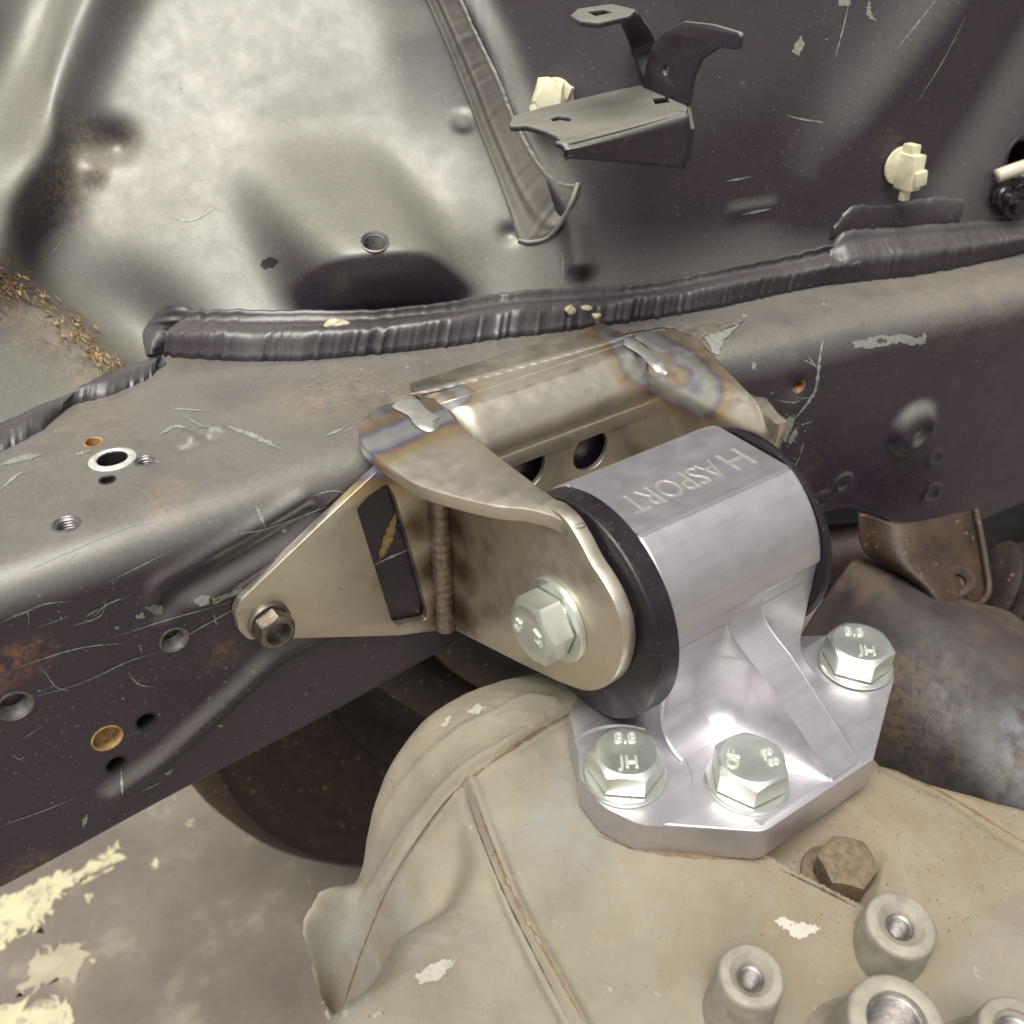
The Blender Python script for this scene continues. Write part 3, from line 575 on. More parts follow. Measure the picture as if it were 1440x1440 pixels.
# dry needles and leaf crumbs lying in the corner of the panel
V, Fc = [], []
LINE = resamp([(-20, 385), (30, 408), (70, 438), (105, 468), (135, 500), (168, 520)], 100)
for k in range(300):
    q = LINE[r_.integers(0, 100)]+r_.normal(0, 1, 2)*np.array([11, 9]); a = r_.uniform(-.1, 1.3) if r_.random() < .75 else r_.uniform(0, 3.1); l = r_.uniform(3, 26); ww = r_.uniform(.10, .32)
    if r_.random() < .16: l, ww = r_.uniform(3, 8), r_.uniform(.5, 1.5)
    d = np.array([math.cos(a), math.sin(a)])*l/2; A, B = q-d, q+d; h1, h2 = r_.uniform(.3, 1.8, 2)
    p1, p2 = bothhit([A], h1)[0], bothhit([B], h2)[0]; s = np.cross(p2-p1, np.array([.3, -.5, .8])); s /= np.linalg.norm(s)+1e-9; up = np.array([0, -.2, .35])
    c = len(V); V += [p1, (p1+p2)/2+s*ww, p2, (p1+p2)/2-s*ww, (p1+p2)/2+up]; Fc += [(c, c+1, c+4), (c+1, c+2, c+4), (c+2, c+3, c+4), (c+3, c, c+4)]
o = mk('leaf_litter', V, Fc, LEAF, None, None, 'stuff'); tag(o, 'dry tan needles and leaf crumbs in the left panel corner', 'leaf litter')

def solid(o, t):
    bm = bmesh.new(); bm.from_mesh(o.data); bmesh.ops.recalc_face_normals(bm, faces=bm.faces); bmesh.ops.solidify(bm, geom=bm.faces[:], thickness=t*MM); bmesh.ops.recalc_face_normals(bm, faces=bm.faces); bm.to_mesh(o.data); bm.free(); return o
def P2(pts, ax, v, keep):
    return np.array([pl(*q, ax, v)[keep] for q in pts])
MZ = lambda z: frame((0, 0, z), (1, 0, 0), (0, 0, 1))           # local xy = world xy
MY = lambda y: frame((0, y, 0), (1, 0, 0), (0, -1, 0))          # local xy = (x, z), faces the viewer
MX = lambda x: frame((x, 0, 0), (0, -1, 0), (-1, 0, 0))         # local xy = (-y, z), faces left

# --- pressed brackets welded to the panel
ZT = -78
top = rnd_poly(P2([(716, 178), (720, 163), (760, 151), (863, 127), (898, 120), (940, 122), (968, 128), (966, 158), (880, 181), (794, 203), (782, 191), (764, 183), (740, 176)], 'z', ZT, [0, 1]), 2.0)
slot = P2([(775, 166), (785, 163), (797, 164), (804, 167), (800, 170), (788, 168), (778, 170)], 'z', ZT, [0, 1]); sq = P2([(918, 138), (938, 136), (942, 143), (922, 146)], 'z', ZT, [0, 1])
shelf = sheet('shelf_bracket', [top, slot, sq], MZ(ZT), 1.8, .5, PAINT_S, body)
A_, B_ = pl(795, 203, 'z', ZT), pl(968, 158, 'z', ZT)
def drop(p, q0, py):     # point below p (vertical) seen at image row py
    z = p[2]
    for _ in range(60):
        q = np.array([p[0], p[1], z]); _, y = proj(q); z -= (py-y)*.12
    return q
rows = []
inn = (A_-B_); nrm = np.array([inn[1], -inn[0], 0]); nrm /= np.linalg.norm(nrm); nrm *= -np.sign(nrm@A_)*1.0
for t in np.linspace(0, 1, 8):
    p = A_+(B_-A_)*t; q = drop(p, None, 222+t*15); r = []
    r.append(p-nrm*4+np.array([0, 0, .05])); r.append(p-nrm*1.2); r.append(p+nrm*.6+np.array([0, 0, -1.4])); r.append(p+nrm*.9+(q-p)*.4); r.append(q+nrm*.9); rows.append(r)
fl = loft('bracket_flange', rows, 30, 24, PAINT_S, shelf); solid(fl, 1.6)
fix_normals(fl)
c1, c2 = pl(900, 121, 'z', ZT), pl(968, 150, 'z', ZT); hx = c2-c1; hx /= np.linalg.norm(hx); hn = np.cross(np.array([0, 0, 1.0]), hx); hn *= -np.sign(hn@c1); MH = frame(c1, hx, hn)
def on_plane(px, py, M):
    r = ray(px, py); t = (M[:3, 3]@M[:3, 2])/(r@M[:3, 2]); q = r*t-M[:3, 3]; return np.array([q@M[:3, 0], q@M[:3, 1]])
hk = rnd_poly([on_plane(*q, MH) for q in [(902, 130), (906, 100), (914, 68), (934, 44), (962, 30), (1000, 34), (1041, 46), (1038, 70), (1008, 68), (984, 84), (973, 110), (966, 150), (972, 182), (966, 232), (940, 190), (920, 150)]], 1.6)
q0 = on_plane(936, 98, MH); q1 = on_plane(947, 70, MH)
hook = sheet('hook_bracket', [hk, circ(q0[0], q0[1], 1.7, 16)], MH, 1.6, .4, PAINT_S, body)
tb = rnd_poly(P2([(802, 21), (812, 12), (860, 5), (895, 13), (886, 22), (842, 32), (815, 29)], 'z', -49, [0, 1]), 1.0); th = P2([(826, 16), (850, 13), (862, 17), (838, 22)], 'z', -49, [0, 1])
tab_ = sheet('tab_bracket', [tb, th], MZ(-49), 1.6, .4, PAINT_S, body)
e0, e1 = pl(868, 24, 'z', -50.8), pl(893, 14, 'z', -50.8)
lg = [[e0, e1], [fend.hit(880, 75, .5), fend.hit(908, 60, .5)]]; a = loft('bracket_leg', [[e0, (e0*2+e1)/3, e1], [fend.hit(884, 60, 3), fend.hit(895, 55, 3), fend.hit(915, 48, 3)], [fend.hit(905, 118, .5), fend.hit(915, 112, .5), fend.hit(930, 105, .5)]], 14, 6, PAINT_S, tab_); solid(a, 1.5)

# --- cream plastic clips pushed into the panel
def boxes(name, parts, M, mat, parent, bev=.5):
    b = bmesh.new()
    for (cx, cy, cz), (sx, sy, sz), rz in parts:
        g = bmesh.ops.create_cube(b, size=1); m = Matrix.Translation((cx, cy, cz)) @ Matrix.Rotation(math.radians(rz), 4, 'Z') @ Matrix.Diagonal((sx, sy, sz, 1)); bmesh.ops.transform(b, matrix=m, verts=g['verts'])
    bmesh.ops.bevel(b, geom=b.edges[:], offset=bev, segments=2, affect='EDGES', profile=.6); b.verts.index_update()
    V = xf(M, [v.co for v in b.verts]); Fc = [tuple(v.index for v in f.verts) for f in b.faces]; b.free(); o = mk(name, V, Fc, mat, parent, 40); fix_normals(o); return o
c = fend.hit(1262, 232); n = fend.n.copy(); ct = empty('plastic_clip', c, 'cream plastic wiring clip on the dark panel at the right, whole with square body', 'plastic clip', 'cream plastic clips in the panel')
Mc = frame(c, np.cross(n, [0, 0, 1.0])*-1, n)
if Mc[2, 1] < 0: Mc = frame(c, np.cross(n, [0, 0, 1.0]), n)
lathe('clip_base', [(.01, 0), (6.8, 0), (7.5, .7), (7.3, 1.5), (4, 2.4), (.01, 2.5)], Mc, PLASTIC, ct, 32)
boxes('clip_body', [((1.2, -1.5, 6), (6.5, 14, 9), 0), ((1.5, 6.5, 4.5), (4.5, 5, 6), 0), ((2.4, -3.5, 8.5), (6.2, 6, 7), 8)], Mc, PLASTIC, ct, .8)
boxes('clip_tongue', [((.8, -10.5, 6), (4, 5, 2.6), 0)], Mc, PLASTIC, ct, .5)
c = fend.hit(782, 138); n = fend.n.copy(); ct = empty('plastic_clip', c, 'broken cream plastic clip behind the black shelf bracket', 'plastic clip', 'cream plastic clips in the panel')
Mc = frame(c, np.cross(n, [0, 0, 1.0]), n)
lathe('clip_base', [(.01, 0), (6.5, 0), (7.2, .7), (7.0, 1.5), (3, 2.4), (.01, 2.5)], Mc, PLASTIC, ct, 28)
b = bmesh.new(); bmesh.ops.create_icosphere(b, subdivisions=2, radius=1); P = np.array([v.co for v in b.verts]); P = np.sign(P)*np.abs(P)**.7*(1+.28*hash_noise(P, .55, 4)[:, None])*np.array([7.0, 8.0, 6.5])+np.array([0, 1, 6]); b.verts.index_update(); Fc = [tuple(v.index for v in f.verts) for f in b.faces]; b.free()
mk('clip_body', xf(Mc, P), Fc, PLASTIC, ct, 25); boxes('clip_tongue', [((3, 5, 8), (5, 7, 5), 25), ((-4.5, -3, 4), (6, 5, 4), -20)], Mc, PLASTIC, ct, .9)
# conduit and black connectors in the opening at the right edge
c0, c1 = fend.hit(1392, 250, 4), fend.hit(1460, 205, 9)
lathe('panel_opening', [(9.9, -.3), (9.6, .35), (8.8, .4), (8.5, -.5), (8.5, -22), (.01, -22.1)], frame(fo[0], (0.2, 0, 1), fo[1]), DARKHOLE, body, 36)
tag(tube('conduit', [fend.hit(1394, 247, 3), fend.hit(1420, 234, 6), fend.hit(1470, 215, 9)], 2.9, m_simple('pale_conduit', (.55, .52, .42), .4, 0, .1), None, 14, 30), 'pale grey conduit end at the right edge of the panel', 'conduit')
ct = empty('wiring_connector', fend.hit(1412, 280), 'black wiring connector cluster at the right edge above the seam', 'connector')
n = fend.n.copy(); blk = m_simple('black_plastic', (.016, .012, .016), .28, 0, .2, 5, .1)
for k, (px, py, s) in enumerate([(1398, 272, 5), (1416, 284, 6.2), (1434, 272, 6)]):
    lathe('plug', [(.01, 9), (s*.5, 9), (s*.55, 6), (s*.9, 5.6), (s, 4.5), (s*.7, 3.8), (s*.95, 2.5), (s*.6, 0), (.01, 0)], frame(fend.hit(px, py), (1, 0, .2), n+np.array([-.3*k+.2, 0, -.2])), blk, ct, 12, 50)

# ------------------------------------------------------------------ bare steel mount bracket
mb = empty('steel_mount_bracket', pl(620, 880, 'y', 232), 'bare steel mount bracket with blue weld heat tint welded on the black rail', 'bracket')
G1 = P2([(331, 862), (338, 845), (380, 805), (450, 738), (540, 654), (556, 656), (600, 664), (640, 690), (640, 884), (562, 894), (350, 900), (337, 888)], 'y', 232, [0, 2])
G1 = np.array(rnd_poly(G1, [3, 3, 0, 0, 1.5, 1, 0, 0, 0, 0, 4, 3]))
SL = rnd_poly(P2([(502, 716), (520, 697), (545, 680), (556, 700), (580, 780), (602, 862), (600, 872), (560, 880), (551, 872), (528, 800)], 'y', 232, [0, 2]), 1.8)
sheet('gusset_plate', [G1, SL], MY(232), 3.4, .35, STEEL, mb)
E1 = [(231.2, -156.8), (231.2, -237), (228, -236.5), (190, -222.5), (168, -213.8)] + [tuple(q) for q in crom([(168, -213.8), (156, -207.5), (148.5, -200), (143.8, -191.6), (142, -182), (143, -174), (146.5, -168), (151.5, -164), (157, -161), (162, -157), (167.5, -153.8), (174, -153.2)], 60)[1:]] + [(182, -155.6), (190, -156.8)]
E1 = np.array(E1); ear_l = sheet('ear_plate', [np.c_[-E1[:, 0], E1[:, 1]]], MX(136.4), 4.6, .5, STEEL, mb)
F1 = np.array([tuple(q) for q in crom([(141, 186), (141.2, 176), (141, 165.5), (138.8, 164.2), (136.6, 165.6), (136.2, 169.5), (134.6, 174.3), (131, 179.8), (124.7, 186.3), (114.8, 203.6), (112.3, 215.6), (111.3, 232), (113, 240), (117, 247), (124, 252), (130, 253.5)], 70)]+[(139, 250), (144.5, 248), (143.5, 236), (141.2, 224)])
sheet('flap_plate', [F1], MZ(-154.6), 4.6, .7, STEEL, mb)
# rolled channel between the ears
prof = [(262, -155.4), (246, -155.4), (245.6, -154.7), (243.2, -154.7), (242.9, -154.9), (239, -154.9), (237.6, -155.1), (236.2, -155.9), (233.6, -158.3), (231.2, -161), (229.8, -163.2), (228.9, -165.8), (228.7, -170), (229.2, -171.6), (231.5, -172.2)]
xs = [(146.5-.0, 1), (148, 1), (186, 1), (220, 1), (226.5, 1)]
V = []
for x in np.linspace(0, 1, 12):
    V.append([(143.5+(262-y)*.0+x*83.5+max(0, (246-y))*.14*(1-x), y, z) for y, z in prof])
ch = mk('rolled_channel', np.array(V).reshape(-1, 3), grid_faces(12, len(prof)), STEEL_B, mb, 30); solid(ch, 2.6)
hl = []
for px, py, r in ((740, 661, 8.2), (831, 635, 7.8)):
    q = pl(px, py, 'y', 229.5); hl.append(circ(q[0], q[2], r, 36))
sheet('back_plate', [np.array([(142, -171.5), (142, -226), (227, -226), (227, -171.5)]), *hl], MY(229.5), 2.2, .3, STEEL_B, mb)
sheet('edge_strip', [np.array([(142, -173.2), (142, -178.3), (227, -178.3), (227, -173.2)])], MY(228.9), .9, .2, STEEL_B, mb)
# right ear: flap, fold and plate from one sheet
V = []
yy = np.r_[np.linspace(247, 240, 6), np.linspace(238, 200, 20), np.linspace(198, 172, 16)]
for y in yy:
    xo = np.interp(y, [172, 178, 185, 193, 207.6, 229, 236, 240.6, 245, 247], [222.5, 224, 227.5, 231, 236.5, 245.5, 246.3, 244.5, 236, 231]); cx, r = 231.5, 9.5; row = []
    row += [(cx+(xo-cx)*t if xo > cx else xo, y, -155-max(0, (190-y))*.0) for t in np.linspace(1, 0, 6)]
    for a in np.linspace(0, math.pi/2, 10)[1:]:
        row.append((min(xo, cx-r*math.sin(a)), y, -155-r+r*math.cos(a)))
    row += [(222, y, -164.5-t) for t in (3, 8, 16, 26, 34)]
    V.append(row)
er = mk('ear_plate', np.array(V).reshape(-1, 3), grid_faces(len(yy), len(V[0])), STEEL_R, mb, 50); solid(er, 4.2)
# weld beads
wp = [np.array(pl(638, 700, 'y', 229.6)), np.array(pl(632, 780, 'y', 229.6)), np.array(pl(630, 872, 'y', 229.6))]
wp = [np.array([134.2+.0*k, 230.2, z]) for k, z in enumerate((-160, -185, -212, -236))]
tube('weld_bead', wp, lambda t: 3.1+.38*np.abs(np.sin(t*70))+.15*np.sin(t*13), WELD, mb, 16, 260)
def flatweld(pts, wd, h, mat, n=40, seed=0, k=20):
    P = resamp(pts, n); T = np.gradient(P, axis=0); T /= np.linalg.norm(T, axis=1)[:, None]; S = np.cross(T, [0, 0, 1.0]); S /= np.linalg.norm(S, axis=1)[:, None]; t = np.linspace(-1, 1, 13); L = np.linspace(0, 1, n)
    V = [P[i]+S[i]*(wd*(1+.12*math.sin(L[i]*k*2)))*t[:, None]*min(1, 8*min(L[i], 1-L[i])+.25)+np.array([0, 0, 1.0])*((h*(1-t**2)**.6+.07*np.sin(L[i]*k*3+t*t*2.5)*(1-t*t))[:, None]) for i in range(n)]
    return mk('weld_bead', np.array(V).reshape(-1, 3), grid_faces(n, 13), mat, mb, 180)
flatweld([pl(562, 562, 'z', -154.2), pl(585, 578, 'z', -154.2), pl(604, 594, 'z', -154.2), pl(622, 604, 'z', -156)], 4.0, .8, WELD_B, 60, 0, 5)
flatweld([pl(880, 478, 'z', -154.4), pl(905, 495, 'z', -154.4), pl(925, 512, 'z', -154.2), pl(938, 528, 'z', -156.5)], 2.6, .9, WELD_B, 60, 1, 5)
flatweld([np.array([139, 254, -155]), np.array([180, 251, -155.6]), np.array([228, 247, -155])], 1.6, .7, STEEL_B, 80, 2, 60)

# ------------------------------------------------------------------ bolts
def hexbolt(name, c, ax, xdir, rot, AF, hh, wr, mat, label, texts=(), washer=True, cat='bolt', group=None, recess=0.0, matw=None):
    """c: centre of the seat; rot: angle of one corner from xdir (degrees)"""
    t = empty(name, c, label, cat, group); M = frame(c, xdir, ax); z0 = 0.0
    if washer:
        lathe('washer', [(AF*.3, 0), (wr-.3, 0), (wr, .3), (wr, 1.5), (wr-.35, 1.9), (AF*.3, 1.9)], M, matw or mat, t, 64); z0 = 1.9
        lathe('washer_face', [(AF*.2, z0), (AF*.455, z0), (AF*.455, z0+.7), (AF*.2, z0+.7)], M, matw or mat, t, 48); z0 += .55
    n = 84; a = np.linspace(0, 2*math.pi, n, endpoint=False); al = (a+math.pi/6) % (math.pi/3)-math.pi/6    # angle from a flat's middle
    rh = AF/2/np.cos(al); rh = np.minimum(rh, AF/2/math.cos(math.pi/6)*.992); rc = AF*.465; g = math.radians(rot)+math.pi/6
    rows = []; ca, sa = np.cos(a+g), np.sin(a+g)
    if recess > 0: rows += [(np.full(n, .02), np.full(n, z0+hh-recess)), (np.full(n, rc*.70), np.full(n, z0+hh-recess)), (np.full(n, rc*.80), np.full(n, z0+hh-.1))]
    else: rows += [(np.full(n, .02), np.full(n, z0+hh-.12)), (np.full(n, rc*.5), np.full(n, z0+hh-.12)), (np.full(n, rc*.58), np.full(n, z0+hh))]
    rows += [(np.full(n, rc-.25), np.full(n, z0+hh)), (np.full(n, rc), np.full(n, z0+hh-.1)), (rh, z0+hh-.1-(rh-rc)*.62), (rh, np.full(n, z0)), (np.full(n, AF*.3), np.full(n, z0))]
    V = np.stack([np.stack([r*ca, r*sa, z], 1) for r, z in rows]); o = mk('hex_head', xf(M, V.reshape(-1, 3)), grid_faces(len(rows), n, cv=True), mat, t, 20); fix_normals(o)
    o.data.shade_smooth(); o.data.set_sharp_from_angle(angle=math.radians(20))
    for body_, px, py, sz, ra in texts:
        v, f = textmesh(body_, sz, extr=.30, bev=.11, res=2); R = math.radians(ra); v2 = np.stack([px+v[:, 0]*math.cos(R)-v[:, 1]*math.sin(R), py+v[:, 0]*math.sin(R)+v[:, 1]*math.cos(R), z0+hh+v[:, 2]*1.0+.05], 1)
        mk('lettering', xf(M, v2), f, STAMP if mat == ZINC else mat, t, 30)
    return t
XR = (math.cos(YAW), -math.sin(YAW), 0); UP = (0, 0, 1)
hexbolt('hex_bolt', pl(878, 1090, 'z', -223.6), UP, XR, -60-5+0, 18.6, 7.6, 11.8, ZINC, 'zinc hex bolt at the left corner of the aluminium base, stamped 8.8 JH', [('8.8', 0, 4.7, 5.2, 0), ('JH', .3, -4.0, 5.4, 0)], group='zinc bolts in the aluminium base')
hexbolt('hex_bolt', pl(1050, 1100, 'z', -223), UP, XR, -92, 18.6, 7.6, 11.8, ZINC, 'zinc hex bolt in the middle of the front edge, stamped OF 8.8', [('OF', -5.0, -.6, 5.0, 75), ('8.8', 5.0, .4, 5.0, -72)], group='zinc bolts in the aluminium base')
hexbolt('hex_bolt', pl(1202, 935, 'z', -223), UP, XR, -82, 18.6, 7.6, 11.6, ZINC, 'zinc hex bolt at the far right corner of the base, behind the rib', [('8.8', -1, 4.4, 5.0, -8), ('JH', .8, -4.2, 5.2, -8)], group='zinc bolts in the aluminium base')
hexbolt('hex_bolt', (136.3, 169.5, -189.5), (-1, 0, 0), (0, -1, 0), 12, 18.6, 8.2, 13.2, ZINC, 'zinc hex bolt through the steel ear and the black bushing', [('8.8', -5.0, -.8, 4.0, 78), ('A7', 4.4, 1.2, 4.0, -78)])
hexbolt('flange_bolt', pl(377, 872, 'y', 232), (0, -1, 0), (1, 0, 0), 20, 10.6, 5.6, 6.8, ZINC_D, 'small dark recessed flange bolt at the tip of the steel gusset', [], recess=3.6)

# ------------------------------------------------------------------ bushing and billet mount
bu = empty('bushing', (181, 169.5, -224), 'black polyurethane bushing with wide flanges inside the aluminium mount', 'bushing')
MB = frame((0, 169.5, -189.2), (0, -1, 0), (1, 0, 0))
lathe('bushing_flange', [(8, 141.2), (22, 141.2), (25.5, 141.6), (28.5, 142.6), (33.9, 143.2), (34.6, 143.5), (34.9, 144.1), (34.9, 150.6), (34.4, 151.1), (20, 151.2)], MB, RUBBER, bu, 128, 24)
lathe('bushing_flange', [(20, 211.7), (33.0, 211.7), (33.7, 212.2), (33.7, 213.6), (33.0, 214.4), (28, 216), (25, 221.5), (8, 221.8)], MB, RUBBER, bu, 128, 24)
mt = empty('aluminium_mount', (181, 150, -235), 'machined aluminium engine mount with engraved barrel, ribbed foot and bolted base', 'engine mount')
arc = [(171-32.6*math.cos(a), -187+32.6*math.sin(a)) for a in np.linspace(.14, math.radians(60.5), 26)]; arc2 = [(171+32.6*math.cos(a), -187+32.6*math.sin(a)) for a in np.linspace(math.radians(60.5), 0, 24)]
H = [(129.6, -222.9)]+[(139.6-10*math.sin(math.pi/2-a)*1.0, -212.9-10*math.cos(math.pi/2-a)) if False else (129.6+10*math.sin(a), -212.9-10*math.cos(a)) for a in np.linspace(.05, math.pi/2, 12)]+[(139.6, -184.6)]+arc+arc2+[(203.6, -226), (129.6, -226)]
H = np.array(H); hous = sheet('housing', [np.c_[-H[:, 0], H[:, 1]]], MX(151.4), 60.2, .9, ALU, mt, 22)
# engraved name on the flat: a 0.5 mm layer with the letters cut out of it
v1, f1 = textmesh('ASPORT', 11.5, res=3, space=1.0, bold=.12); L1 = mesh_loops(v1, f1); v2, f2 = textmesh('MOUNTS', 2.6, res=2, space=1.1); L2 = mesh_loops(v2, f2)
fx0, fx1, fy0, fy1 = 152.0, 211.0, 156.2, 185.8
def fit(L, x0, x1, y0, y1):      # the lettering reads from the far side
    a = np.concatenate(L); lo, hi = a.min(0), a.max(0); return [np.c_[x1-(q[:, 0]-lo[0])/(hi[0]-lo[0])*(x1-x0), y1-(q[:, 1]-lo[1])/(hi[1]-lo[1])*(y1-y0)] for q in L]
v3, f3 = textmesh('H', 15.0, res=3, bold=.18); L3 = mesh_loops(v3, f3)
loops = [np.array([(fx0, fy0), (fx1, fy0), (fx1, fy1), (fx0, fy1)])]+fit(L1, 158.0, 194.6, 163.2, 172.8)+fit(L3, 197.0, 205.4, 163.0, 173.2)+fit(L2, 160.5, 171, 175.2, 177.4)
zt = -187+32.6*math.sin(math.radians(60.5))
sheet('engraved_plate', loops, MZ(zt+.45), .44, 0, ALU, hous, 25)
for (x, y, sx, sy) in ((190, 169, 24, 5.5),):
    mk('engraving_floor', [(155, 160, zt+.06), (210, 160, zt+.06), (210, 181, zt+.06), (155, 181, zt+.06)], [(0, 1, 2, 3)], ALU_P, hous, None)
BPL = rnd_poly([(129.5, 149.5), (124.3, 142), (123.2, 131), (127.5, 120.5), (153, 99), (197.5, 98.4), (231.5, 116.8), (234.5, 131), (229, 141), (212, 152), (205, 205), (153, 205), (149, 170), (137, 164)], [4, 4, 10, 12, 7, 1, 4, 9, 6, 6, 4, 4, 3, 8], 9)
base = sheet('base_plate', [BPL], MZ(-223), 12.2, .45, ALU, mt, 25)
c1_ = lathe('cut', [(.01, -.75), (19.2, -.75), (19.2, 3), (.01, 3)], frame(pl(878, 1090, 'z', -223), (1, 0, 0), UP), ALU, None, 96)
c2_ = lathe('cut', [(.01, -.35), (14.5, -.35), (14.5, 3), (.01, 3)], frame(pl(1202, 935, 'z', -223), (1, 0, 0), UP), ALU, None, 72)
boolean(base, [c1_, c2_]); base.data.shade_smooth(); base.data.set_sharp_from_angle(angle=math.radians(25))
# rib with rolled roots
Rg = np.array([(143, -181.5), (140.2, -184.5), (139.3, -189), (137.2, -193), (133.5, -196.2), (127, -200.2), (99.9, -222.6), (99.9, -226), (143, -226)])
top_c = crom(Rg[:6], 40); Rg = np.concatenate([top_c, Rg[6:]]); sh = lambda y: (139-y)*.15
def ribside(x, s): return [(x+s*0+sh(y)+ (s*(139-y)*-.02), y, z) for y, z in Rg]
xl, xr = 174.6, 187.8
V = ribside(xl, -1)+ribside(xr, 1); m = len(Rg); Fc = [tuple(range(m)), tuple(range(2*m-1, m-1, -1))]+[(i, (i+1) % m, m+(i+1) % m, m+i) for i in range(m)]
def fillet(P, D1, D2, r):
    a = np.linspace(0, math.pi/2, 9); V = []
    for p, d1, d2, rr in zip(P, D1, D2, r):
        d1 = np.asarray(d1, float); d2 = np.asarray(d2, float); V.append([p+rr*(1-math.sin(x))*d1+rr*(1-math.cos(x))*d2 for x in a])
    return np.array(V).reshape(-1, 3), grid_faces(len(P), 9)
rib_o = mk('rib', V, Fc, ALU, mt, 30); bmv = rib_o.modifiers.new('bev', 'BEVEL'); bmv.width = .00045; bmv.segments = 2; bmv.limit_method = 'ANGLE'; bmv.angle_limit = math.radians(40)
_yr = crom(Rg[:40], 300) if False else Rg[:41]; _o = np.argsort(_yr[:, 1])
yr_of_z = lambda z: np.interp(z, np.r_[-222.6, _yr[_o, 1]], np.r_[99.9, _yr[_o, 0]]); _q = np.argsort(_yr[:, 0]); zr_of_y = lambda y: np.interp(y, np.r_[99.9, _yr[_q, 0]], np.r_[-222.6, _yr[_q, 1]])
def scoop(s, x0, xe, n=150):
    """the milled hollow where web, rib and base meet: all three faces with one rolling radius"""
    d = np.array([-s*1.0, 1.1, -1.0]); d /= np.linalg.norm(d); e1 = np.cross(d, [0, 0, 1.0]); e1 /= np.linalg.norm(e1); e2 = np.cross(e1, d)
    C = np.array([x0+s*9, 124, -208.0]); A, B = np.meshgrid(np.linspace(-36, 36, n), np.linspace(-36, 36, n), indexing='ij'); O = C+A[..., None]*e1+B[..., None]*e2-d*60
    def f(P):
        x, y, z = P[..., 0], P[..., 1], P[..., 2]; a = 139.55-y; b = s*(x-(x0+sh(y)-s*.02*(139-y)))-.03*0; c = z+223.0
        R = np.minimum(9.5, np.minimum(.92*np.clip(139.6-yr_of_z(z), .05, None), .92*np.clip(zr_of_y(y)+223, .05, None)))
        h = np.clip(R-a, 0, None)**2+np.clip(R-b, 0, None)**2+np.clip(R-c, 0, None)**2; return h-(R-.04)**2
    t = np.zeros(A.shape); hit = np.zeros(A.shape, bool)
    for k in range(400):
        m = ~hit; hit |= f(O+t[..., None]*d) >= 0; t = np.where(hit, t, t+.3)
    lo = t-.3; hi = t
    for k in range(14):
        mid = (lo+hi)/2; g = f(O+mid[..., None]*d) >= 0; hi = np.where(g, mid, hi); lo = np.where(g, lo, mid)
    P = O+((lo+hi)/2)[..., None]*d; x, y, z = P[..., 0], P[..., 1], P[..., 2]
    ok = hit & (s*(x-x0) < (xe-x0)*s) & (y > np.maximum(100.5, 100.2+(x-197)*.56)) & (y < 139.65) & (z < -184.8) & (z < zr_of_y(np.clip(y, 99.9, 139.4))+.1) & (z > -223.3)
    V = P.reshape(-1, 3); ok = ok.ravel(); F = [q for q in grid_faces(n, n) if ok[list(q)].all()]; u = np.unique(np.array(F)); mp = np.full(len(V), -1); mp[u] = np.arange(len(u))
    o = mk('milled_hollow', V[u], mp[np.array(F)].tolist(), ALU, rib_o, 180); fix_normals(o); return o
scoop(-1, xl, 153.0); scoop(1, xr, 206.0)

# ------------------------------------------------------------------ gearbox casing
gb = empty('gearbox_casing', pl(900, 1300, 'z', -255), 'dusty tan cast gearbox casing under the aluminium mount', 'gearbox')
SIL = [pl(px, py, 'y', y) for px, py, y in [(880, 962, 205), (810, 953, 204), (760, 950, 203), (700, 955, 202), (650, 972, 201), (600, 1000, 200), (568, 1035, 198), (540, 1080, 196), (522, 1130, 193), (512, 1175, 190), (510, 1200, 187), (498, 1232, 184), (470, 1240, 182), (445, 1250, 181), (424, 1280, 179), (424, 1305, 176), (440, 1360, 171), (452, 1400, 165), (462, 1440, 158), (450, 1450, 135), (446, 1470, 118)]]
INN = [pl(*q, 'y', 168) for q in [(820, 995), (720, 1045), (650, 1100), (560, 1210), (500, 1340), (470, 1420)]]
INN += [pl(*q, 'z', v) for q, v in [((640, 1180), -243), ((600, 1280), -254), ((560, 1330), -252), ((500, 1420), -250), ((690, 1180), -242), ((720, 1260), -246), ((640, 1380), -246), ((700, 1440), -247), ((820, 1440), -254), ((790, 1300), -246), ((820, 1140), -236.5), ((790, 1060), -236), ((900, 1230), -237.5), ((1000, 1240), -238), ((1085, 1213), -238.5), ((1000, 1400), -256), ((1210, 1275), -245), ((1440, 1400), -253), ((1150, 1440), -259),
        ((1235, 1068), -240), ((1300, 1088), -244), ((1440, 1128), -247), ((1130, 1150), -236.5), ((1060, 1000), -236), ((1150, 1000), -236), ((1230, 1000), -236.5), ((850, 1080), -236)]]
K = np.array(SIL[:-2]+INN+[np.array([175, 190, -236]), np.array([215, 160, -237]), np.array([150, 30, -260]), np.array([110, 40, -258.]), np.array([230, 20, -250.])])
def tps(K, q, lam=2.0):
    xy = K[:, :2]; n = len(K); d = np.linalg.norm(xy[:, None]-xy[None], axis=2); phi = np.where(d > 0, d*d*np.log(d+1e-9), 0)+lam*np.eye(n); A = np.zeros((n+3, n+3)); A[:n, :n] = phi; A[:n, n] = 1; A[:n, n+1:] = xy; A[n:, :n] = A[:n, n:].T
    s = np.linalg.solve(A, np.r_[K[:, 2], 0, 0, 0]); d = np.linalg.norm(q[:, None]-xy[None], axis=2); return np.where(d > 0, d*d*np.log(d+1e-9), 0)@s[:n]+s[n]+q@s[n+1:]
gx, gy = np.meshgrid(np.linspace(20, 300, 420), np.linspace(-20, 214, 340), indexing='ij'); q = np.stack([gx.ravel(), gy.ravel()], 1)
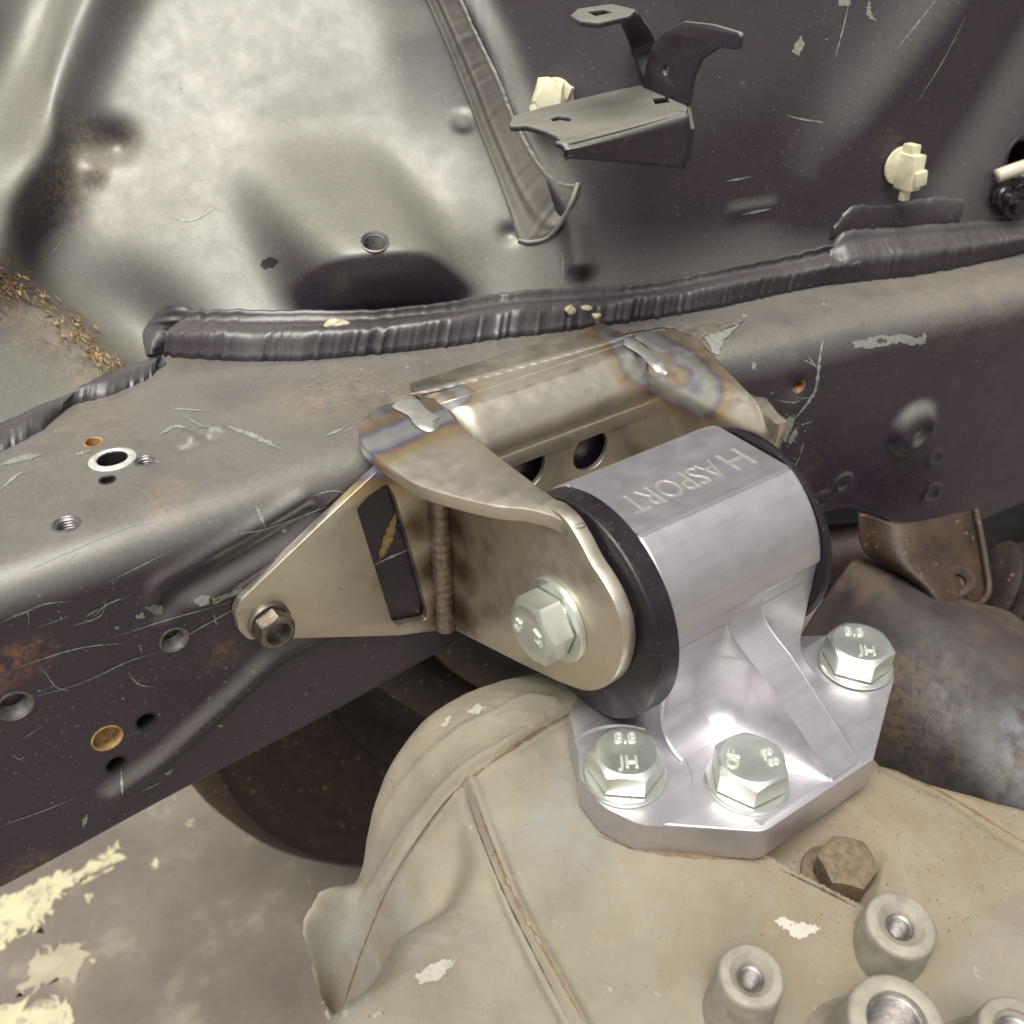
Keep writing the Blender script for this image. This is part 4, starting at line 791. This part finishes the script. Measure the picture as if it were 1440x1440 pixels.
Z = np.concatenate([tps(K, c) for c in np.array_split(q, 20)])
# far boundary in plan: left and rear silhouettes, then the rear right edge
PLAN = [(300, 20)]+[tuple(pl(*a, 'z', v)[:2]) for a, v in [((1500, 1152), -248), ((1440, 1130), -247), ((1370, 1108), -245), ((1300, 1088), -243), ((1260, 1072), -241), ((1236, 1064), -239)]]+[(228, 130), (222, 190), (190, 205)]+[tuple(p[:2]) for p in SIL]+[(30, 100), (18, 60), (10, -20)]
PLAN = resamp(PLAN, 240, False)
dmin = np.full(len(q), 1e9); inside = np.zeros(len(q), bool); poly = np.r_[PLAN, [[10, -60], [300, -60]]]
for a, b in zip(PLAN[:-1], PLAN[1:]):
    ab = b-a; t = np.clip(((q-a)@ab)/(ab@ab+1e-9), 0, 1); dmin = np.minimum(dmin, np.linalg.norm(q-a-t[:, None]*ab, axis=1))
for a, b in zip(poly, np.roll(poly, -1, 0)):
    c = ((a[1] > q[:, 1]) != (b[1] > q[:, 1])) & (q[:, 0] < (b[0]-a[0])*(q[:, 1]-a[1])/(b[1]-a[1]+1e-12)+a[0]); inside ^= c
rr = 5.0; sd_ = np.where(inside, dmin, -dmin); Z0 = Z.copy()
Z = Z - np.where(sd_ > rr, 0, np.where(sd_ > 0, rr-np.sqrt(np.clip(rr*rr-(rr-np.clip(sd_, 0, rr))**2, 0, None)), rr+np.abs(sd_)*9))
keep = sd_ > np.where((q[:, 0] < 150) & (q[:, 1] > 60), -.35, -14)
# the recess behind the front plateau where the sandy bolt sits
e0, e1 = pl(1060, 1203, 'z', -240)[:2], pl(1222, 1277, 'z', -245)[:2]; tt = (e1-e0)/np.linalg.norm(e1-e0); nn = np.array([-tt[1], tt[0]]); nn *= np.sign(nn@(np.array([200., 100.])-e0)); h = (q-e0)@nn; al = (q-e0)@tt
Z -= 11*np.clip(h/1.6, 0, 1)*np.clip((28-h)/16, 0, 1)*np.clip((np.linalg.norm(e1-e0)+2-al)/9, 0, 1)*np.clip((al+20)/8, 0, 1)
cas = Surf(np.stack([gx, gy, Z.reshape(gx.shape)], -1)); cas.N[:] = (0, 0, 1)
G0 = Surf(np.stack([gx, gy, Z0.reshape(gx.shape)], -1))
cas.bump([(470, 1440), (500, 1340), (560, 1210), (606, 1144), (652, 1098), (720, 1052), (770, 1018), (812, 996)], 1.5, -2.2); cas.bump([(488, 1440), (517, 1340), (573, 1216), (618, 1152), (660, 1104), (725, 1060), (775, 1026), (815, 1004)], 1.0, 1.3)
cas.bump([(452, 1440), (484, 1340), (545, 1205), (594, 1138), (642, 1090), (712, 1044), (765, 1010)], 1.4, .9)
cas.bump([(530, 1170), (548, 1130), (590, 1075), (650, 1025), (700, 1000), (740, 980), (780, 985)], 1.6, 1.2); cas.bump([(560, 1150), (600, 1095), (660, 1045), (720, 1010)], 5, -1.2)
cas.bump([(660, 1100), (676, 1150), (690, 1190), (725, 1270), (770, 1350), (825, 1450)], 1.8, 2.0); cas.bump([(648, 1110), (668, 1170), (705, 1260), (752, 1355), (800, 1445)], 1.6, -1.5)
cas.bump([(640, 1160), (640, 1230), (600, 1290), (540, 1340), (480, 1410)], 5, -4.5); cas.bump([(470, 1450), (560, 1390), (640, 1310), (680, 1220), (690, 1150)], 13, 5)
cas.bump([(1240, 1080), (1330, 1120), (1420, 1180), (1460, 1200)], 2.2, -1.0); cas.bump([(1150, 1160), (1200, 1200), (1300, 1280), (1420, 1420)], 12, -1.5); cas.bump([(1340, 1385), (1400, 1340), (1460, 1380)], 12, 4)
cas.bump([(440, 1300), (430, 1270), (455, 1258)], 6, 2.5)
cas.add(.5*hash_noise(cas.P, 22, 8)+.2*hash_noise(cas.P, 7, 9)+.09*hash_noise(cas.P, 2.2, 10)); cas.finish()
Pc = cas.P; Fk = [f for f in cas.F if keep[list(f)].all()]; use = np.unique(np.array(Fk)); mp = np.full(len(Pc), -1); mp[use] = np.arange(len(use))
o = mk('casing_shell', Pc[use], mp[np.array(Fk)].tolist(), CAST, gb, 180); fix_normals(o)
# bosses with tapped bores
def boss(px, py, zt_, r, bore, tall, dep, tilt=(0, 0)):
    c = pl(px, py, 'z', zt_); n = np.array([tilt[0], tilt[1], 1.0]); n /= np.linalg.norm(n); M = frame(c, (1, 0, 0), n)
    b = lathe('threaded_boss', [(r*1.5, -tall), (r*1.22, -tall*.82), (r*1.12, -tall*.6), (r*1.03, -1.4), (r*1.01, -.7), (r*.96, -.15), (r*.9, 0), (r*.68, 0), (r*.64, -.3), (bore+.9, -1.0), (bore+.3, -1.6), (bore+.1, -2.0)], M, CASTG, gb, 64, 40)
    pr = [(bore+.1, -1.9)]; z = -2.0
    while z > -dep: pr += [(bore-.05, z), (bore-.1, z-.2), (bore-.75, z-.55), (bore-.75, z-.75)]; z -= 1.1
    lathe('threaded_bore', pr+[(bore-.8, -dep-1), (.01, -dep-1.2)], M, THREAD, b, 40, 25)
TL = (-.06, -.10)
boss(1057, 1371, -236, 8.0, 3.3, 30, 26, TL); boss(1268, 1299, -237, 8.9, 3.5, 24, 24, TL); boss(1262, 1436, -235, 11.2, 7.0, 24, 30, TL); boss(1432, 1452, -234, 8.5, 4.5, 22, 16, TL)
hexbolt('dusty_bolt', pl(1183, 1238, 'z', -250), (-.1, -.08, 1), XR, -75, 14.6, 9.0, 11.6, CASTD, 'sand coated hex bolt sunk in the gearbox casing below the mount', [], True)
for k, p in enumerate([[(1087, 1294), (1105, 1290), (1118, 1300), (1140, 1298), (1156, 1306), (1135, 1316), (1120, 1322), (1108, 1310)], [(655, 1002), (670, 992), (684, 996), (668, 1006)], [(620, 1022), (632, 1006), (636, 1010), (626, 1026)], [(585, 1370), (620, 1350), (640, 1352), (615, 1380), (590, 1384)]]): decal('chalk_mark', cas, p, 1.5, CHALK if k != 0 else m_simple('white_chalk', (.48, .46, .40), .8, 0, .1, 2, .2), gb, 8, 200+k, .25)
GRIME = m_simple('ochre_grime', (.17, .115, .065), .8, 0, .35, 2, .3); GRIME_D = m_simple('dark_grime', (.075, .055, .04), .8, 0, .35, 2, .3)
for k, (p, ww, m) in enumerate([([(656, 1098), (700, 1066), (750, 1032), (815, 996)], 8, GRIME), ([(566, 1212), (612, 1146), (650, 1102)], 3, GRIME), ([(478, 1430), (508, 1340), (540, 1262), (566, 1212)], 3, GRIME), ([(668, 1120), (690, 1180), (724, 1262), (770, 1345), (825, 1445)], 7, GRIME), ([(655, 1112), (676, 1175), (710, 1258), (757, 1352), (800, 1435)], 3, GRIME_D),
                                 ([(1240, 1078), (1320, 1112), (1400, 1160), (1440, 1185)], 5, GRIME), ([(1095, 1222), (1140, 1243), (1205, 1276)], 4, GRIME_D), ([(840, 1175), (900, 1195), (990, 1205), (1080, 1208)], 7, GRIME)]): scratch(cas, p, ww, m, gb, 300+k, 'grime_line')
scratch(rail, [(556, 722), (548, 750), (533, 788)], 16, m_simple('yellow_marker', (.26, .20, .07), .6, 0, .3, 2, .1), rail_o, 330); scratch(rail, [(520, 798), (545, 785), (580, 770)], 3.5, CHIP_L, rail_o, 331)
V, Fc = [], []
for k in range(520):
    px, py = r_.uniform(1100, 1440), r_.uniform(1080, 1320)
    if k % 4 == 0: px, py = r_.uniform(500, 1440), r_.uniform(1000, 1440)
    p = cas.hit(px, py, .2); s = r_.uniform(.10, .30); c = len(V); V += [p+np.array([s, 0, 0]), p+np.array([-s*.6, s*.8, 0]), p+np.array([-s*.6, -s*.8, 0]), p+np.array([0, 0, s*1.3])]; Fc += [(c, c+1, c+3), (c+1, c+2, c+3), (c+2, c, c+3)]
mk('sand_grain', V, Fc, CASTD, gb, None, 'stuff')

# ------------------------------------------------------------------ behind the gearbox: shaft housing, rusty hanger, boot, tyre
net = lambda rows: [[at(px, py, d) for px, py, d in r] for r in rows]
sh_o = loft('shaft_housing', net([[(1090, 960, 445), (1140, 870, 436), (1188, 800, 432), (1208, 782, 444)],
    [(1120, 990, 428), (1172, 905, 416), (1238, 838, 410), (1268, 800, 428)],
    [(1165, 1040, 414), (1225, 945, 398), (1312, 868, 396), (1350, 840, 418)],
    [(1215, 1110, 402), (1285, 1000, 382), (1385, 905, 388), (1420, 860, 415)],
    [(1290, 1190, 394), (1365, 1070, 370), (1455, 960, 382), (1480, 905, 415)],
    [(1370, 1260, 392), (1455, 1140, 362), (1540, 1030, 380), (1560, 970, 415)]]), 70, 44, m_shaft(), None)
solid(sh_o, 3); tag(sh_o, 'blotchy dark round shaft housing behind the base, patched with grey', 'shaft housing')
hg = empty('rusty_hanger', at(1345, 866, 425), 'rusty brown folded hanger plate with a hole hanging below the rail', 'hanger')
HP = [[(1205, 720, 432), (1290, 735, 430), (1375, 715, 440)], [(1215, 775, 428), (1300, 790, 424), (1386, 790, 436)], [(1270, 815, 426), (1335, 835, 420), (1389, 838, 432)], [(1322, 850, 424), (1345, 866, 420), (1380, 846, 430)]]
HP = [[r[0], (r[1][0]-18, r[1][1], r[1][2]-13), r[2]] for r in HP]
a = loft('hanger_plate', net(HP), 40, 40, RUST, hg, 60); solid(a, 3)
tube('rolled_edge', np.array([at(1372, 715, 436), at(1386, 790, 432), at(1388, 838, 428), at(1345, 866, 417)]), 1.5, RUST, hg, 8, 40)
lathe('pressed_hole', [(7.0, -1.5), (6.8, .6), (5.8, 1.3), (4.6, .9), (3.2, .2), (2.8, -2), (.01, -2.2)], frame(at(1347, 818, 419), (1, 0, .3), -ray(1347, 818)+np.array([0, 0, .25])), RUST, hg, 28)
bt = empty('ribbed_boot', at(1440, 830, 455), 'dirty ribbed rubber boot at the right edge under the rail', 'rubber boot')
pr = []
for k in range(7): pr += [(15+k*1.2, k*6.0), (20+k*1.4, k*6.0+1.2), (22+k*1.4, k*6.0+2.8), (20.5+k*1.4, k*6.0+4.2), (12.2+k*1.2, k*6.0+5.4)]
lathe('bellows', [(.01, 0)]+pr, frame(at(1388, 822, 446), (0, 0, 1), ray(1520, 850)-ray(1400, 806)), m_rust('dusty_rubber', (.022, .015, .016), (.07, .052, .044)), bt, 48, 50)
ty = empty('brown_tyre', (363.7, 450, -753), 'brown dusty tyre standing on the concrete behind the rail', 'tyre')
MT = frame((363.7, 450, -460), (1, 0, 0), (0, -1, 0))
lathe('tyre_wall', [(150, -60), (185, -18), (192, -6), (200, -2), (215, 3), (232, 4), (236, 2.5), (240, 4), (262, 1), (270, -2), (274, -1), (280, -6), (288, -18), (293, -34), (293, -150), (280, -175)], MT, RUST_D, ty, 160, 50)
lathe('rim', [(.01, -30), (60, -30), (80, -50), (150, -55), (176, -30), (186, -10), (190, -8), (192, -12)], MT, m_rust('rim_steel', (.022, .012, .012), (.05, .03, .022)), ty, 96, 50)
# suspension arm seen through the gap between rail and gearbox
sa = empty('suspension_wishbone', at(620, 960, 470), 'rusty brown suspension wishbone in the dark gap above the casing', 'wishbone')
tube('wishbone_tube', [at(600, 850, 520), at(650, 905, 505), at(710, 945, 490), at(800, 975, 480)], lambda t: 12+2*np.sin(t*5), RUST, sa, 24, 60)
tube('wishbone_tube', [at(480, 880, 560), at(600, 960, 530), at(690, 1000, 510), at(760, 1030, 490)], 16, RUST_D, sa, 20, 40)

tag(tube('suspension_link', [at(1100, 788, 475), at(1160, 780, 470), at(1250, 775, 468)], 14, RUST_D, None, 20, 30), 'dark rusty suspension link in the gap behind the right end of the mount', 'suspension link')

# assumed wheel-well liner: dark sheet added to darken the gaps under the rail
ln_ = loft('added_dark_liner', net([[(1120, 560, 640), (1140, 720, 620), (1150, 800, 600), (1152, 835, 590)], [(1300, 560, 660), (1300, 720, 640), (1290, 800, 620), (1290, 900, 600)], [(1450, 560, 650), (1450, 720, 630), (1450, 800, 610), (1450, 950, 590)], [(1700, 560, 620), (1700, 720, 600), (1700, 800, 590), (1700, 950, 570)]]), 30, 24, m_simple('added_liner_black', (.012, .008, .011), .6, 0, .4, 12, .2), None)
solid(ln_, 2.5); tag(ln_, 'black wheel liner sheet added to darken the gaps behind the right end of the rail', 'wheel liner')
